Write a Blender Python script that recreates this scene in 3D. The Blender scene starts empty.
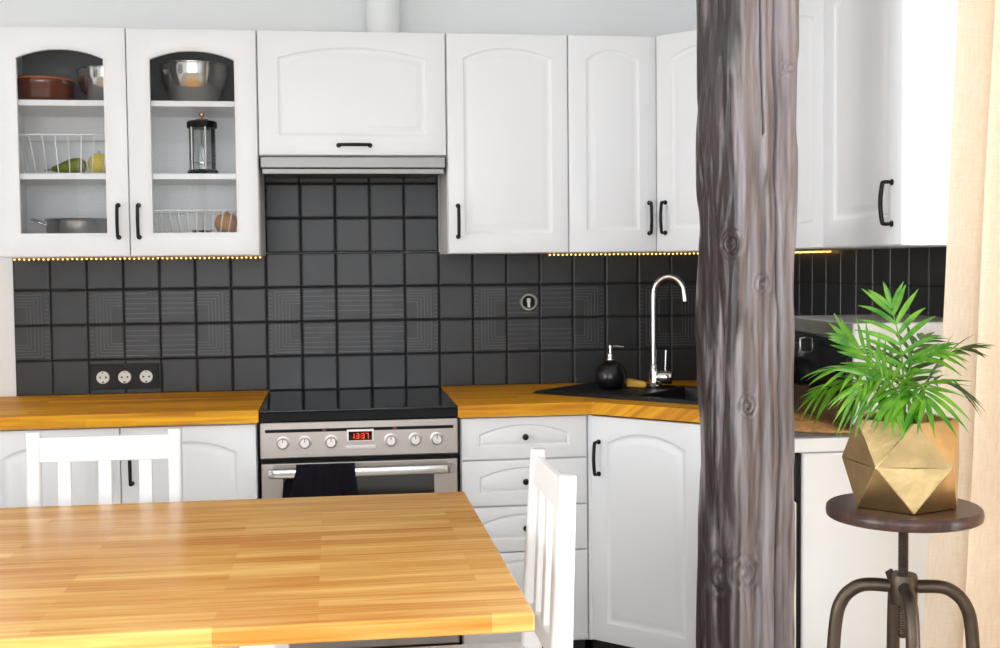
import bpy, bmesh, math, random
from mathutils import Vector, Matrix, noise
S = bpy.context.scene
COL = S.collection
PI = math.pi
R = math.radians
rnd = random.Random(7)

# ------------------------------------------------------------------ materials
def srgb(r, g, b):
    f = lambda c: (c/255/12.92) if c/255 <= .04045 else ((c/255+.055)/1.055)**2.4
    return (f(r), f(g), f(b), 1)

class NT:
    def __init__(s, name):
        s.m = bpy.data.materials.new(name); s.m.use_nodes = True
        s.t = s.m.node_tree; s.t.nodes.clear()
        s.out = s.n('ShaderNodeOutputMaterial')
    def n(s, typ, **kw):
        nd = s.t.nodes.new(typ)
        for k, v in kw.items():
            if k.startswith('i_'):
                nd.inputs[k[2:].replace('_', ' ')].default_value = v
            else: setattr(nd, k, v)
        return nd
    def l(s, a, b): s.t.links.new(a, b)

def pbr(name, col, rough=.5, metal=0, spec=.5, bump=None, vary=None, coat=0, **kw):
    """plain surface with an optional fine bump (scale, strength) and tone variation (scale, amount)"""
    n = NT(name)
    b = n.n('ShaderNodeBsdfPrincipled')
    b.inputs['Base Color'].default_value = col
    b.inputs['Roughness'].default_value = rough
    b.inputs['Metallic'].default_value = metal
    b.inputs['Specular IOR Level'].default_value = spec
    b.inputs['Coat Weight'].default_value = coat
    b.inputs['Coat Roughness'].default_value = .1
    for k, v in kw.items(): b.inputs[k].default_value = v
    n.l(b.outputs[0], n.out.inputs[0])
    tc = n.n('ShaderNodeTexCoord')
    if vary:
        no = n.n('ShaderNodeTexNoise'); no.inputs['Scale'].default_value = vary[0]; no.inputs['Detail'].default_value = 4
        n.l(tc.outputs['Object'], no.inputs['Vector'])
        mr = n.n('ShaderNodeMapRange'); mr.inputs['To Min'].default_value = 1-vary[1]; mr.inputs['To Max'].default_value = 1+vary[1]
        mr.inputs['From Min'].default_value = .3; mr.inputs['From Max'].default_value = .7
        n.l(no.outputs[0], mr.inputs[0])
        mx = n.n('ShaderNodeVectorMath', operation='SCALE'); mx.inputs[0].default_value = col[:3]
        n.l(mr.outputs[0], mx.inputs['Scale']); n.l(mx.outputs[0], b.inputs['Base Color'])
    if bump:
        no = n.n('ShaderNodeTexNoise'); no.inputs['Scale'].default_value = bump[0]; no.inputs['Detail'].default_value = 5
        n.l(tc.outputs['Object'], no.inputs['Vector'])
        bp = n.n('ShaderNodeBump'); bp.inputs['Strength'].default_value = bump[1]; bp.inputs['Distance'].default_value = .002
        n.l(no.outputs[0], bp.inputs['Height']); n.l(bp.outputs[0], b.inputs['Normal'])
    return n.m

def butcher(name, c1, c2, rough, w=.45, h=.042, dark=None, spec=.5):
    n = NT(name)
    b = n.n('ShaderNodeBsdfPrincipled'); b.inputs['Roughness'].default_value = rough
    b.inputs['Specular IOR Level'].default_value = spec
    n.l(b.outputs[0], n.out.inputs[0])
    tc = n.n('ShaderNodeTexCoord'); sp = n.n('ShaderNodeSeparateXYZ'); n.l(tc.outputs['Object'], sp.inputs[0])
    ad = n.n('ShaderNodeMath', operation='ADD'); n.l(sp.outputs[1], ad.inputs[0]); n.l(sp.outputs[2], ad.inputs[1])
    cb = n.n('ShaderNodeCombineXYZ'); n.l(sp.outputs[0], cb.inputs[0]); n.l(ad.outputs[0], cb.inputs[1])
    br = n.n('ShaderNodeTexBrick'); br.offset = .37; br.offset_frequency = 2; br.squash = 1
    br.inputs['Scale'].default_value = 1; br.inputs['Brick Width'].default_value = w; br.inputs['Row Height'].default_value = h
    br.inputs['Mortar Size'].default_value = .0004; br.inputs['Mortar Smooth'].default_value = .3
    br.inputs['Color1'].default_value = (0, 0, 0, 1); br.inputs['Color2'].default_value = (1, 1, 1, 1); br.inputs['Mortar'].default_value = (.1, .1, .1, 1)
    n.l(cb.outputs[0], br.inputs['Vector'])
    # wobbling long grain
    mp = n.n('ShaderNodeMapping'); mp.inputs['Scale'].default_value = (3.0, 70, 70)
    n.l(cb.outputs[0], mp.inputs['Vector'])
    no = n.n('ShaderNodeTexNoise'); no.inputs['Scale'].default_value = 1; no.inputs['Detail'].default_value = 6; no.inputs['Distortion'].default_value = .6
    n.l(mp.outputs[0], no.inputs['Vector'])
    mp2 = n.n('ShaderNodeMapping'); mp2.inputs['Scale'].default_value = (1.2, 14, 14); n.l(cb.outputs[0], mp2.inputs['Vector'])
    no2 = n.n('ShaderNodeTexNoise'); no2.inputs['Scale'].default_value = 1; no2.inputs['Detail'].default_value = 3; n.l(mp2.outputs[0], no2.inputs['Vector'])
    m1 = n.n('ShaderNodeMath', operation='MULTIPLY_ADD'); n.l(br.outputs['Color'], m1.inputs[0]); m1.inputs[1].default_value = .38
    m2 = n.n('ShaderNodeMath', operation='MULTIPLY_ADD'); n.l(no.outputs[0], m2.inputs[0]); m2.inputs[1].default_value = 1.25
    m3 = n.n('ShaderNodeMath', operation='MULTIPLY_ADD'); n.l(no2.outputs[0], m3.inputs[0]); m3.inputs[1].default_value = .8; m3.inputs[2].default_value = -.78
    n.l(m3.outputs[0], m2.inputs[2]); n.l(m2.outputs[0], m1.inputs[2])
    cr = n.n('ShaderNodeValToRGB'); cr.color_ramp.elements[0].color = c1; cr.color_ramp.elements[1].color = c2
    cr.color_ramp.elements[0].position = .05; cr.color_ramp.elements[1].position = .85
    n.l(m1.outputs[0], cr.inputs[0]); n.l(cr.outputs[0], b.inputs['Base Color'])
    bp = n.n('ShaderNodeBump'); bp.inputs['Strength'].default_value = .12; bp.inputs['Distance'].default_value = .001
    n.l(no.outputs[0], bp.inputs['Height']); n.l(bp.outputs[0], b.inputs['Normal'])
    return n.m

def brushed(name, col, rough, axis=0, strength=.15):
    n = NT(name)
    b = n.n('ShaderNodeBsdfPrincipled'); b.inputs['Metallic'].default_value = 1; b.inputs['Roughness'].default_value = rough
    b.inputs['Base Color'].default_value = col
    n.l(b.outputs[0], n.out.inputs[0])
    tc = n.n('ShaderNodeTexCoord'); mp = n.n('ShaderNodeMapping')
    sc = [600, 600, 600]; sc[axis] = 6; mp.inputs['Scale'].default_value = sc
    n.l(tc.outputs['Object'], mp.inputs['Vector'])
    no = n.n('ShaderNodeTexNoise'); no.inputs['Scale'].default_value = 1; n.l(mp.outputs[0], no.inputs['Vector'])
    bp = n.n('ShaderNodeBump'); bp.inputs['Strength'].default_value = strength; bp.inputs['Distance'].default_value = .0005
    n.l(no.outputs[0], bp.inputs['Height']); n.l(bp.outputs[0], b.inputs['Normal'])
    return n.m

def pane(name, rough=.02, tint=(1, 1, 1, 1), ior=1.5):
    n = NT(name)
    t = n.n('ShaderNodeBsdfTransparent'); t.inputs[0].default_value = tint
    g = n.n('ShaderNodeBsdfGlossy'); g.inputs['Roughness'].default_value = rough
    f = n.n('ShaderNodeFresnel'); f.inputs[0].default_value = ior
    mx = n.n('ShaderNodeMixShader'); n.l(f.outputs[0], mx.inputs[0]); n.l(t.outputs[0], mx.inputs[1]); n.l(g.outputs[0], mx.inputs[2])
    n.l(mx.outputs[0], n.out.inputs[0]); return n.m

def emit(name, col, st):
    n = NT(name); e = n.n('ShaderNodeEmission'); e.inputs[0].default_value = col; e.inputs[1].default_value = st
    n.l(e.outputs[0], n.out.inputs[0]); return n.m

def linen(name):
    n = NT(name)
    tc = n.n('ShaderNodeTexCoord')
    def thread(ax, sc):
        mp = n.n('ShaderNodeMapping'); v = [30, 30, 30]; v[ax] = sc; mp.inputs['Scale'].default_value = v
        n.l(tc.outputs['Object'], mp.inputs['Vector'])
        no = n.n('ShaderNodeTexNoise'); no.inputs['Scale'].default_value = 1; no.inputs['Detail'].default_value = 3
        n.l(mp.outputs[0], no.inputs['Vector']); return no
    a, b = thread(2, 800), thread(1, 800)
    ad = n.n('ShaderNodeMath', operation='ADD'); n.l(a.outputs[0], ad.inputs[0]); n.l(b.outputs[0], ad.inputs[1])
    cr = n.n('ShaderNodeValToRGB'); cr.color_ramp.elements[0].position = .35*1; cr.color_ramp.elements[1].position = .65
    hv = n.n('ShaderNodeMath', operation='MULTIPLY'); hv.inputs[1].default_value = .5; n.l(ad.outputs[0], hv.inputs[0])
    cr.color_ramp.elements[0].color = srgb(230, 210, 184); cr.color_ramp.elements[1].color = srgb(240, 226, 206)
    n.l(hv.outputs[0], cr.inputs[0])
    d = n.n('ShaderNodeBsdfDiffuse'); t = n.n('ShaderNodeBsdfTranslucent')
    n.l(cr.outputs[0], d.inputs[0]); n.l(cr.outputs[0], t.inputs[0])
    mx = n.n('ShaderNodeMixShader'); mx.inputs[0].default_value = .15; n.l(d.outputs[0], mx.inputs[1]); n.l(t.outputs[0], mx.inputs[2])
    bp = n.n('ShaderNodeBump'); bp.inputs['Strength'].default_value = .3; bp.inputs['Distance'].default_value = .001
    n.l(hv.outputs[0], bp.inputs['Height']); n.l(bp.outputs[0], d.inputs['Normal'])
    n.l(mx.outputs[0], n.out.inputs[0]); return n.m

def leafmat(name, c1, c2):
    n = NT(name); tc = n.n('ShaderNodeTexCoord'); no = n.n('ShaderNodeTexNoise'); no.inputs['Scale'].default_value = 22; n.l(tc.outputs['Object'], no.inputs['Vector'])
    cr = n.n('ShaderNodeValToRGB'); cr.color_ramp.elements[0].position = .35; cr.color_ramp.elements[1].position = .65
    cr.color_ramp.elements[0].color = c1; cr.color_ramp.elements[1].color = c2; n.l(no.outputs[0], cr.inputs[0])
    b = n.n('ShaderNodeBsdfPrincipled'); b.inputs['Roughness'].default_value = .33; n.l(cr.outputs[0], b.inputs['Base Color'])
    t = n.n('ShaderNodeBsdfTranslucent'); n.l(cr.outputs[0], t.inputs[0])
    mx = n.n('ShaderNodeMixShader'); mx.inputs[0].default_value = .3; n.l(b.outputs[0], mx.inputs[1]); n.l(t.outputs[0], mx.inputs[2])
    n.l(mx.outputs[0], n.out.inputs[0]); return n.m
def oldwood(name):
    n = NT(name)
    b = n.n('ShaderNodeBsdfPrincipled'); b.inputs['Roughness'].default_value = .36; b.inputs['Specular IOR Level'].default_value = .5; b.inputs['Coat Weight'].default_value = .12; b.inputs['Coat Roughness'].default_value = .28
    n.l(b.outputs[0], n.out.inputs[0])
    tc = n.n('ShaderNodeTexCoord'); mp = n.n('ShaderNodeMapping'); mp.inputs['Scale'].default_value = (45, 45, 1.6)
    n.l(tc.outputs['Object'], mp.inputs['Vector'])
    no = n.n('ShaderNodeTexNoise'); no.inputs['Scale'].default_value = 1; no.inputs['Detail'].default_value = 8; no.inputs['Distortion'].default_value = .9
    n.l(mp.outputs[0], no.inputs['Vector'])
    mp3 = n.n('ShaderNodeMapping'); mp3.inputs['Scale'].default_value = (120, 120, 5); n.l(tc.outputs['Object'], mp3.inputs['Vector'])
    n3 = n.n('ShaderNodeTexNoise'); n3.inputs['Scale'].default_value = 1; n3.inputs['Detail'].default_value = 4; n.l(mp3.outputs[0], n3.inputs['Vector'])
    ad = n.n('ShaderNodeMath', operation='MULTIPLY_ADD'); n.l(n3.outputs[0], ad.inputs[0]); ad.inputs[1].default_value = .4
    n.l(no.outputs[0], ad.inputs[2])
    cr = n.n('ShaderNodeValToRGB'); e = cr.color_ramp.elements
    e[0].position = .42; e[0].color = srgb(66, 56, 56); e[1].position = .95; e[1].color = srgb(168, 160, 164)
    k = cr.color_ramp.elements.new(.62); k.color = srgb(122, 113, 115)
    n.l(ad.outputs[0], cr.inputs[0])
    # worn warm patches
    mp2 = n.n('ShaderNodeMapping'); mp2.inputs['Scale'].default_value = (13, 13, 2.2); n.l(tc.outputs['Object'], mp2.inputs['Vector'])
    n2 = n.n('ShaderNodeTexNoise'); n2.inputs['Scale'].default_value = 1; n2.inputs['Detail'].default_value = 5; n.l(mp2.outputs[0], n2.inputs['Vector'])
    c2 = n.n('ShaderNodeValToRGB'); c2.color_ramp.elements[0].position = .64; c2.color_ramp.elements[1].position = .80
    n.l(n2.outputs[0], c2.inputs[0])
    mx = n.n('ShaderNodeMix', data_type='RGBA'); n.l(c2.outputs[0], mx.inputs[0]); n.l(cr.outputs[0], mx.inputs[6]); mx.inputs[7].default_value = srgb(122, 84, 64)
    # the hewn side towards negative x is darkened almost to black-brown, with ragged edge
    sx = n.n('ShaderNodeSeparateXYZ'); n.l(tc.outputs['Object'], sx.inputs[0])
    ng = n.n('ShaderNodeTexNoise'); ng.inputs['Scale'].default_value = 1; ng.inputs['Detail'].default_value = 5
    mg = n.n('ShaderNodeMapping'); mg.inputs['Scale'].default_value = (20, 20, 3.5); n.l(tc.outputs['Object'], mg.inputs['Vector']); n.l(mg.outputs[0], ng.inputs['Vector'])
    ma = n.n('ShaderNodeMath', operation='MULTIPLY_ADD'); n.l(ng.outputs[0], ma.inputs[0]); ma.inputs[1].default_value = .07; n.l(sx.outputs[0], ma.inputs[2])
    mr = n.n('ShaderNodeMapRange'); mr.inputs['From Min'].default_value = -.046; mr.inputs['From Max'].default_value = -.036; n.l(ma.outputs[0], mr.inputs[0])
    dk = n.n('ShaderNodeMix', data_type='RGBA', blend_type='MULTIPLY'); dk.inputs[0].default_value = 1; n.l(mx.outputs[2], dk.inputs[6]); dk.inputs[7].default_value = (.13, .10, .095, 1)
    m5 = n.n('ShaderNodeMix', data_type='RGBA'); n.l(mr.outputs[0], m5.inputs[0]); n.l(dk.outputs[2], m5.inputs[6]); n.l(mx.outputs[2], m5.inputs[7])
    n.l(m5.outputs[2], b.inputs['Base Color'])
    bp = n.n('ShaderNodeBump'); bp.inputs['Strength'].default_value = .7; bp.inputs['Distance'].default_value = .004
    n.l(ad.outputs[0], bp.inputs['Height']); n.l(bp.outputs[0], b.inputs['Normal'])
    return n.m

def rings_wood(name, c1, c2, rough, sc=(40, 3, 40)):
    n = NT(name)
    b = n.n('ShaderNodeBsdfPrincipled'); b.inputs['Roughness'].default_value = rough
    n.l(b.outputs[0], n.out.inputs[0])
    tc = n.n('ShaderNodeTexCoord'); mp = n.n('ShaderNodeMapping'); mp.inputs['Scale'].default_value = sc
    n.l(tc.outputs['Object'], mp.inputs['Vector'])
    no = n.n('ShaderNodeTexNoise'); no.inputs['Scale'].default_value = 1; no.inputs['Detail'].default_value = 6; no.inputs['Distortion'].default_value = .8
    n.l(mp.outputs[0], no.inputs['Vector'])
    cr = n.n('ShaderNodeValToRGB'); cr.color_ramp.elements[0].position = .3; cr.color_ramp.elements[1].position = .7
    cr.color_ramp.elements[0].color = c1; cr.color_ramp.elements[1].color = c2
    n.l(no.outputs[0], cr.inputs[0]); n.l(cr.outputs[0], b.inputs['Base Color'])
    return n.m

M = dict(
    white=pbr('white_lacquer', srgb(240, 241, 243), .32, spec=.45, bump=(300, .03)),
    carcass=pbr('white_melamine', srgb(240, 240, 240), .4),
    darksheet=pbr('added_dark_grey', srgb(112, 112, 112), .5),
    wall=pbr('painted_plaster', srgb(241, 243, 243), .8, spec=.2, bump=(90, .15)),
    ceil=pbr('ceiling_paint', srgb(243, 243, 243), .85, spec=.2),
    tile=pbr('charcoal_tile', srgb(47, 47, 48), .36, spec=.45, bump=(60, .1), vary=(7, .14)),
    relief=pbr('painted_ridge_highlight', srgb(84, 84, 84), .3),  # lighter colour stands in for highlights along the raised lines
    grout=pbr('dark_grout', srgb(40, 40, 41), .8),
    table=butcher('oak_butcher_block', srgb(196, 122, 40), srgb(244, 196, 112), .27),
    work=butcher('oiled_oak_worktop', srgb(180, 100, 2), srgb(255, 188, 32), .5, spec=.3, w=.5, h=.045),
    steel=brushed('brushed_steel', srgb(174, 166, 160), .42),
    hoodsteel=brushed('hood_steel', srgb(150, 148, 146), .45),
    steel2=pbr('polished_steel', srgb(205, 203, 200), .16, metal=1),
    chrome=pbr('chrome', srgb(225, 225, 225), .06, metal=1),
    blackglass=pbr('black_glass', srgb(14, 14, 15), .06, spec=.6),
    black=pbr('black_plastic', srgb(10, 10, 11), .5, spec=.2),
    blackmetal=pbr('black_metal', srgb(18, 17, 17), .45, spec=.3),
    knob=pbr('pale_steel_knob', srgb(215, 210, 205), .3, metal=.75),
    hoodmesh=pbr('hood_filter', srgb(120, 112, 104), .4, metal=.8),
    granite=pbr('black_granite_composite', srgb(26, 26, 27), .45, bump=(500, .25), vary=(300, .35)),
    ovenglass=pbr('oven_glass', srgb(20, 17, 12), .08, spec=.7),
    red=emit('red_led', (1, .05, .02, 1), 3.0),
    warm=emit('warm_bulb', (1, .62, .16, 1), 4.0),
    rope=pbr('clear_cable', srgb(190, 150, 60), .3),
    glass=pane('window_pane'), doorglass=pane('cabinet_glass', .02, (1, 1, 1, 1), 1.17),
    jar=pane('glass_jar', .01, (.97, .98, .98, 1)),
    brown=pbr('brown_glaze', srgb(88, 36, 16), .10, spec=.7, vary=(12, .3), coat=.6),
    glazein=pbr('cream_glaze', srgb(175, 100, 55), .2),
    wire=pbr('white_wire', srgb(235, 235, 232), .35),
    pear=pbr('pear_skin', srgb(112, 122, 26), .4, vary=(28, .35)),
    stem=pbr('dry_stem', srgb(62, 45, 28), .7),
    lemon=pbr('yellow_fruit_skin', srgb(220, 196, 36), .4, bump=(120, .3), vary=(15, .08)),
    onion=rings_wood('onion_skin', srgb(176, 104, 34), srgb(220, 156, 78), .35, (30, 30, 4)),
    copper=pbr('copper', srgb(224, 150, 110), .2, metal=1),
    linen=linen('cream_linen'),
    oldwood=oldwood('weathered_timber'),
    darkwood=rings_wood('dark_stained_wood', srgb(48, 28, 24), srgb(86, 56, 48), .33, (50, 4, 50)),
    iron=pbr('aged_iron', srgb(92, 80, 70), .42, metal=.85, bump=(60, .3), vary=(20, .2)),
    brass=pbr('hammered_brass', srgb(206, 178, 128), .38, metal=1, bump=(55, .45), vary=(18, .16)),
    soil=pbr('potting_soil', srgb(40, 28, 20), .95, bump=(80, 1)),
    leaf=leafmat('palm_leaf', srgb(62, 136, 22), srgb(126, 186, 50)),
    leafd=leafmat('older_palm_leaf', srgb(46, 88, 22), srgb(86, 130, 44)),
    towel=pbr('black_cotton', srgb(26, 24, 32), .95, spec=.1, bump=(380, .8)),
    sponge=pbr('yellow_sponge', srgb(240, 188, 84), .9, bump=(150, 1)),
    cork=pbr('woven_straw', srgb(208, 154, 92), .85, bump=(160, 1), vary=(90, .3)),
    greytop=pbr('grey_laminate', srgb(112, 111, 110), .35),
    appl=pbr('glossy_white_enamel', srgb(236, 236, 234), .14, spec=.6),
    cream=pbr('cream_plastic', srgb(214, 205, 180), .4),
    olive=pbr('dark_grey_enamel', srgb(98, 96, 88), .3, vary=(16, .15)),
    brownblk=pbr('painted_brown_reflection', srgb(60, 46, 40), .22),  # brown stands in for the straw mat's reflection in the lower panel
    socket=pbr('white_socket', srgb(232, 230, 222), .35),
    chair=pbr('white_chair_paint', srgb(246, 246, 246), .4, spec=.4),
    floor=butcher('floor_boards', srgb(150, 134, 116), srgb(192, 178, 160), .4, w=1.3, h=.13),
    toe=pbr('toe_kick', srgb(20, 19, 19), .5),
    ceramicblack=pbr('black_ceramic', srgb(16, 16, 17), .28, spec=.6),
)

# ------------------------------------------------------------------ helpers
def finish(name, bm, mat, parent=None, loc=(0, 0, 0), rz=0, smooth=None):
    bmesh.ops.recalc_face_normals(bm, faces=bm.faces[:])
    me = bpy.data.meshes.new(name); bm.to_mesh(me); bm.free()
    if smooth is not None:
        for p in me.polygons: p.use_smooth = True
        me.set_sharp_from_angle(angle=R(smooth))
    me.materials.append(M[mat] if isinstance(mat, str) else mat)
    o = bpy.data.objects.new(name, me); COL.objects.link(o)
    o.location = loc; o.rotation_euler = (0, 0, rz)
    if parent: o.parent = parent
    return o
def tag(o, label, cat, group=None, kind=None):
    o['label'] = label; o['category'] = cat
    if group: o['group'] = group
    if kind: o['kind'] = kind
    return o
def thing(name, label, cat, loc=(0, 0, 0), rz=0, group=None):
    o = bpy.data.objects.new(name, None); COL.objects.link(o); o.empty_display_size = .05
    o.location = loc; o.rotation_euler = (0, 0, rz)
    return tag(o, label, cat, group)
def struct(name, bm, mat, loc=(0, 0, 0), label=None, smooth=None):
    o = finish(name, bm, mat, None, loc, 0, smooth); o['kind'] = 'structure'
    if label: o['label'] = label
    return o
def copy_tree(o, parent=None):
    c = o.copy(); COL.objects.link(c)
    if parent: c.parent = parent
    for ch in list(o.children): copy_tree(ch, c)
    return c
def B(): return bmesh.new()
def box(bm, x0, x1, y0, y1, z0, z1, bev=0, seg=2):
    r = bmesh.ops.create_cube(bm, size=1); vs = r['verts']
    for v in vs:
        v.co = Vector(((x0+x1)/2+v.co.x*(x1-x0), (y0+y1)/2+v.co.y*(y1-y0), (z0+z1)/2+v.co.z*(z1-z0)))
    if bev:
        es = {e for v in vs for e in v.link_edges}
        bmesh.ops.bevel(bm, geom=list(es), offset=bev, segments=seg, profile=.5, affect='EDGES')
    return bm
def lathe(bm, prof, n=48, c=(0, 0, 0), cap=True, closed=False, sx=1, sy=1):
    rings = []
    for r, z in prof:
        if r < 1e-6: rings.append([bm.verts.new((c[0], c[1], c[2]+z))]); continue
        rings.append([bm.verts.new((c[0]+r*sx*math.cos(2*PI*i/n), c[1]+r*sy*math.sin(2*PI*i/n), c[2]+z)) for i in range(n)])
    pr = list(zip(rings, rings[1:])) + ([(rings[-1], rings[0])] if closed else [])
    for a, b in pr:
        if len(a) == 1 and len(b) == 1: continue
        for i in range(n):
            j = (i+1) % n
            if len(a) == 1: bm.faces.new((a[0], b[i], b[j]))
            elif len(b) == 1: bm.faces.new((a[i], a[j], b[0]))
            else: bm.faces.new((a[i], a[j], b[j], b[i]))
    if cap and not closed:
        for rg in (rings[0], rings[-1]):
            if len(rg) > 1: bm.faces.new(rg)
    return bm
def smoothpath(pts, n=8, closed=False):
    pts = [Vector(p) for p in pts]; out = []
    for i in range(len(pts)-1):
        p0 = pts[max(i-1, 0)]; p1 = pts[i]; p2 = pts[i+1]; p3 = pts[min(i+2, len(pts)-1)]
        for k in range(n):
            t = k/n
            out.append(.5*((2*p1)+(-p0+p2)*t+(2*p0-5*p1+4*p2-p3)*t*t+(-p0+3*p1-3*p2+p3)*t**3))
    out.append(pts[-1]); return out
def sweep(bm, pts, rad, n=10, flat=None, up=(0, 0, 1), cap=True):
    """tube along pts; rad scalar/list; flat=(w,h) superelliptic bar with w across 'up'"""
    pts = [Vector(p) for p in pts]; N = len(pts); rings = []; prev = None
    for i, p in enumerate(pts):
        t = (pts[min(i+1, N-1)]-pts[max(i-1, 0)]).normalized()
        if prev is None:
            u = Vector(up); u = u-t*u.dot(t)
            if u.length < .05: u = Vector((1, 0, 0)); u = u-t*u.dot(t)
        else: u = prev-t*prev.dot(t)
        u.normalize(); prev = u; w = t.cross(u)
        r = rad[i] if isinstance(rad, (list, tuple)) else rad
        ring = []
        for k in range(n):
            a = 2*PI*k/n; ca, sa = math.cos(a), math.sin(a)
            if flat:
                fl = flat[i] if isinstance(flat, list) else flat
                e = .45; ca = math.copysign(abs(ca)**e, ca); sa = math.copysign(abs(sa)**e, sa)
                ring.append(bm.verts.new(p+w*ca*fl[0]/2+u*sa*fl[1]/2))
            else: ring.append(bm.verts.new(p+(w*ca+u*sa)*r))
        rings.append(ring)
    for a, b in zip(rings, rings[1:]):
        for k in range(n): bm.faces.new((a[k], a[(k+1) % n], b[(k+1) % n], b[k]))
    if cap: bm.faces.new(rings[0]); bm.faces.new(rings[-1])
    return bm
def disc(bm, c, axis, r, h, n=28, bev=0):
    """short cylinder with centre of base c along axis"""
    a = Vector(axis).normalized(); q = a.to_track_quat('Z', 'Y').to_matrix().to_4x4()
    t = B(); prof = [(0, 0), (r, 0), (r, h-bev), (r-bev, h), (0, h)] if bev else [(0, 0), (r, 0), (r, h), (0, h)]
    lathe(t, prof, n); t.transform(Matrix.Translation(c) @ q)
    me = bpy.data.meshes.new('t'); t.to_mesh(me); t.free(); bm.from_mesh(me); bpy.data.meshes.remove(me)
    return bm
def xform_add(bm, t, mat):
    t.transform(mat); me = bpy.data.meshes.new('t'); t.to_mesh(me); t.free(); bm.from_mesh(me); bpy.data.meshes.remove(me)

# ------------------------------------------------------------------ cabinet fronts
def arch_ring(x0, x1, z0, zs, zp, d, n=14):
    """outline of an arched panel inset by d: list of (x,z), starts bottom-left, counter-clockwise"""
    hw = (x1-x0)/2; cx = (x0+x1)/2; rise = zp-zs
    Rr = (hw*hw+rise*rise)/(2*rise); cz = zp-Rr
    a, b, c = x0+d, x1-d, z0+d; r = Rr-d; h = (b-a)/2
    th = math.asin(min(1, h/r)); pts = [(a, c), (b, c)]
    for i in range(n+1):
        t = th-2*th*i/n; pts.append((cx+r*math.sin(t), cz+r*math.cos(t)))
    return pts
def front_mesh(w, h, x0, x1, z0, zs, zp, glass=False, t=.019, n=14, ps=1):
    """door or drawer front, local: x 0..w, z 0..h, back at y=0, face at y=-t"""
    bm = B(); rings = []
    def outer(i, y):
        xs = [(i, i), (w-i, i), (w-i, h-i)]
        ref = arch_ring(x0, x1, z0, zs, zp, 0, n)
        for k in range(1, n):
            xs.append((min(max(ref[2+k][0], i), w-i), h-i))
        xs.append((i, h-i)); return [(x, y, z) for x, z in xs]
    rings.append(outer(0, 0)); rings.append(outer(0, -t+.004)); rings.append(outer(.0012, -t+.0012)); rings.append(outer(.004, -t))
    if glass:
        prof = [(-.012, -t), (-.006, -t+.003), (0, -t+.005), (.001, -t+.008), (.001, 0)]
    else:
        prof = [(0, -t), (.004, -t+.0035), (.009, -t+.0055), (.014, -t+.0055), (.020, -t+.004), (.030, -t+.0012), (.034, -t+.0006)]
    for d, y in prof: rings.append([(x, y, z) for x, z in arch_ring(x0, x1, z0, zs, zp, d*ps, n)])
    V = [[bm.verts.new(p) for p in r] for r in rings]; m = len(V[0])
    for a, b in zip(V, V[1:]):
        for k in range(m): bm.faces.new((a[k], a[(k+1) % m], b[(k+1) % m], b[k]))
    if glass:
        a, b = V[-1], V[0]
        for k in range(m): bm.faces.new((a[k], a[(k+1) % m], b[(k+1) % m], b[k]))
    else:
        bm.faces.new(V[-1]); bm.faces.new(V[0])
    return bm
def pull(door, x, z, L=.1, vert=True, y=-.019, mat='blackmetal'):
    bm = B(); so = .026
    if vert: P = [(x, y, z-L/2), (x, y-so*.8, z-L/2), (x, y-so, z-L/2+.008), (x, y-so-.004, z), (x, y-so, z+L/2-.008), (x, y-so*.8, z+L/2), (x, y, z+L/2)]
    else: P = [(x-L/2, y, z), (x-L/2, y-so*.8, z), (x-L/2+.008, y-so, z), (x, y-so-.004, z), (x+L/2-.008, y-so, z), (x+L/2, y-so*.8, z), (x+L/2, y, z)]
    p = smoothpath(P, 6); sweep(bm, p, [.0042+.0012*math.sin(PI*i/(len(p)-1)) for i in range(len(p))], 10)
    for e in (P[0], P[-1]): disc(bm, e, (0, -1, 0), .0075, .004, 20, .001)
    return finish('handle', bm, mat, door, smooth=40)
def door(parent, x, z, w, h, hx=None, hz=None, vert=True, glass=False, st=.055, top=.045, bot=.06, rise=.03, name='door', knob=False, L=.1, y=0, ps=1):
    g = .0015
    bm = front_mesh(w-2*g, h-2*g, st, w-2*g-st, bot, h-2*g-top-rise, h-2*g-top, glass, ps=ps)
    o = finish(name, bm, 'white', parent, (x+g, y, z+g), smooth=35)
    if glass:
        gb = B(); pts = arch_ring(st-.004, w-2*g-st+.004, bot-.004, h-2*g-top-rise+.002, h-2*g-top+.004, 0)
        f = [gb.verts.new((px, -.006, pz)) for px, pz in pts]; b2 = [gb.verts.new((px, -.003, pz)) for px, pz in pts]
        gb.faces.new(f); gb.faces.new(b2)
        for k in range(len(f)): gb.faces.new((f[k], f[(k+1) % len(f)], b2[(k+1) % len(f)], b2[k]))
        p = finish('glass_pane', gb, 'doorglass', o)
    if hx is not None:
        if knob:
            kb = B(); disc(kb, (hx, -.019, hz), (0, -1, 0), .005, .014, 16); t = B(); lathe(t, [(0, 0), (.007, .001), (.0098, .005), (.0085, .009), (0, .011)], 24)
            xform_add(kb, t, Matrix.Translation((hx, -.031, hz)) @ Matrix.Rotation(R(90), 4, 'X'))
            finish('knob', kb, 'blackmetal', o, smooth=50)
        else: pull(o, hx, hz, L, vert)
    return o

ZT, ZB, DU = 2.067, 1.3552, .325     # wall cabinets: top, bottom, carcass depth (doors stand in front)
def carcass(w, d, h, name='carcass', t=.016, back=True):
    bm = B()
    box(bm, 0, t, -d, 0, 0, h); box(bm, w-t, w, -d, 0, 0, h)
    box(bm, t, w-t, -d, 0, 0, t); box(bm, t, w-t, -d, 0, h-t, h)
    if back: box(bm, t, w-t, -.012, 0, t, h-t)
    return bm

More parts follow.
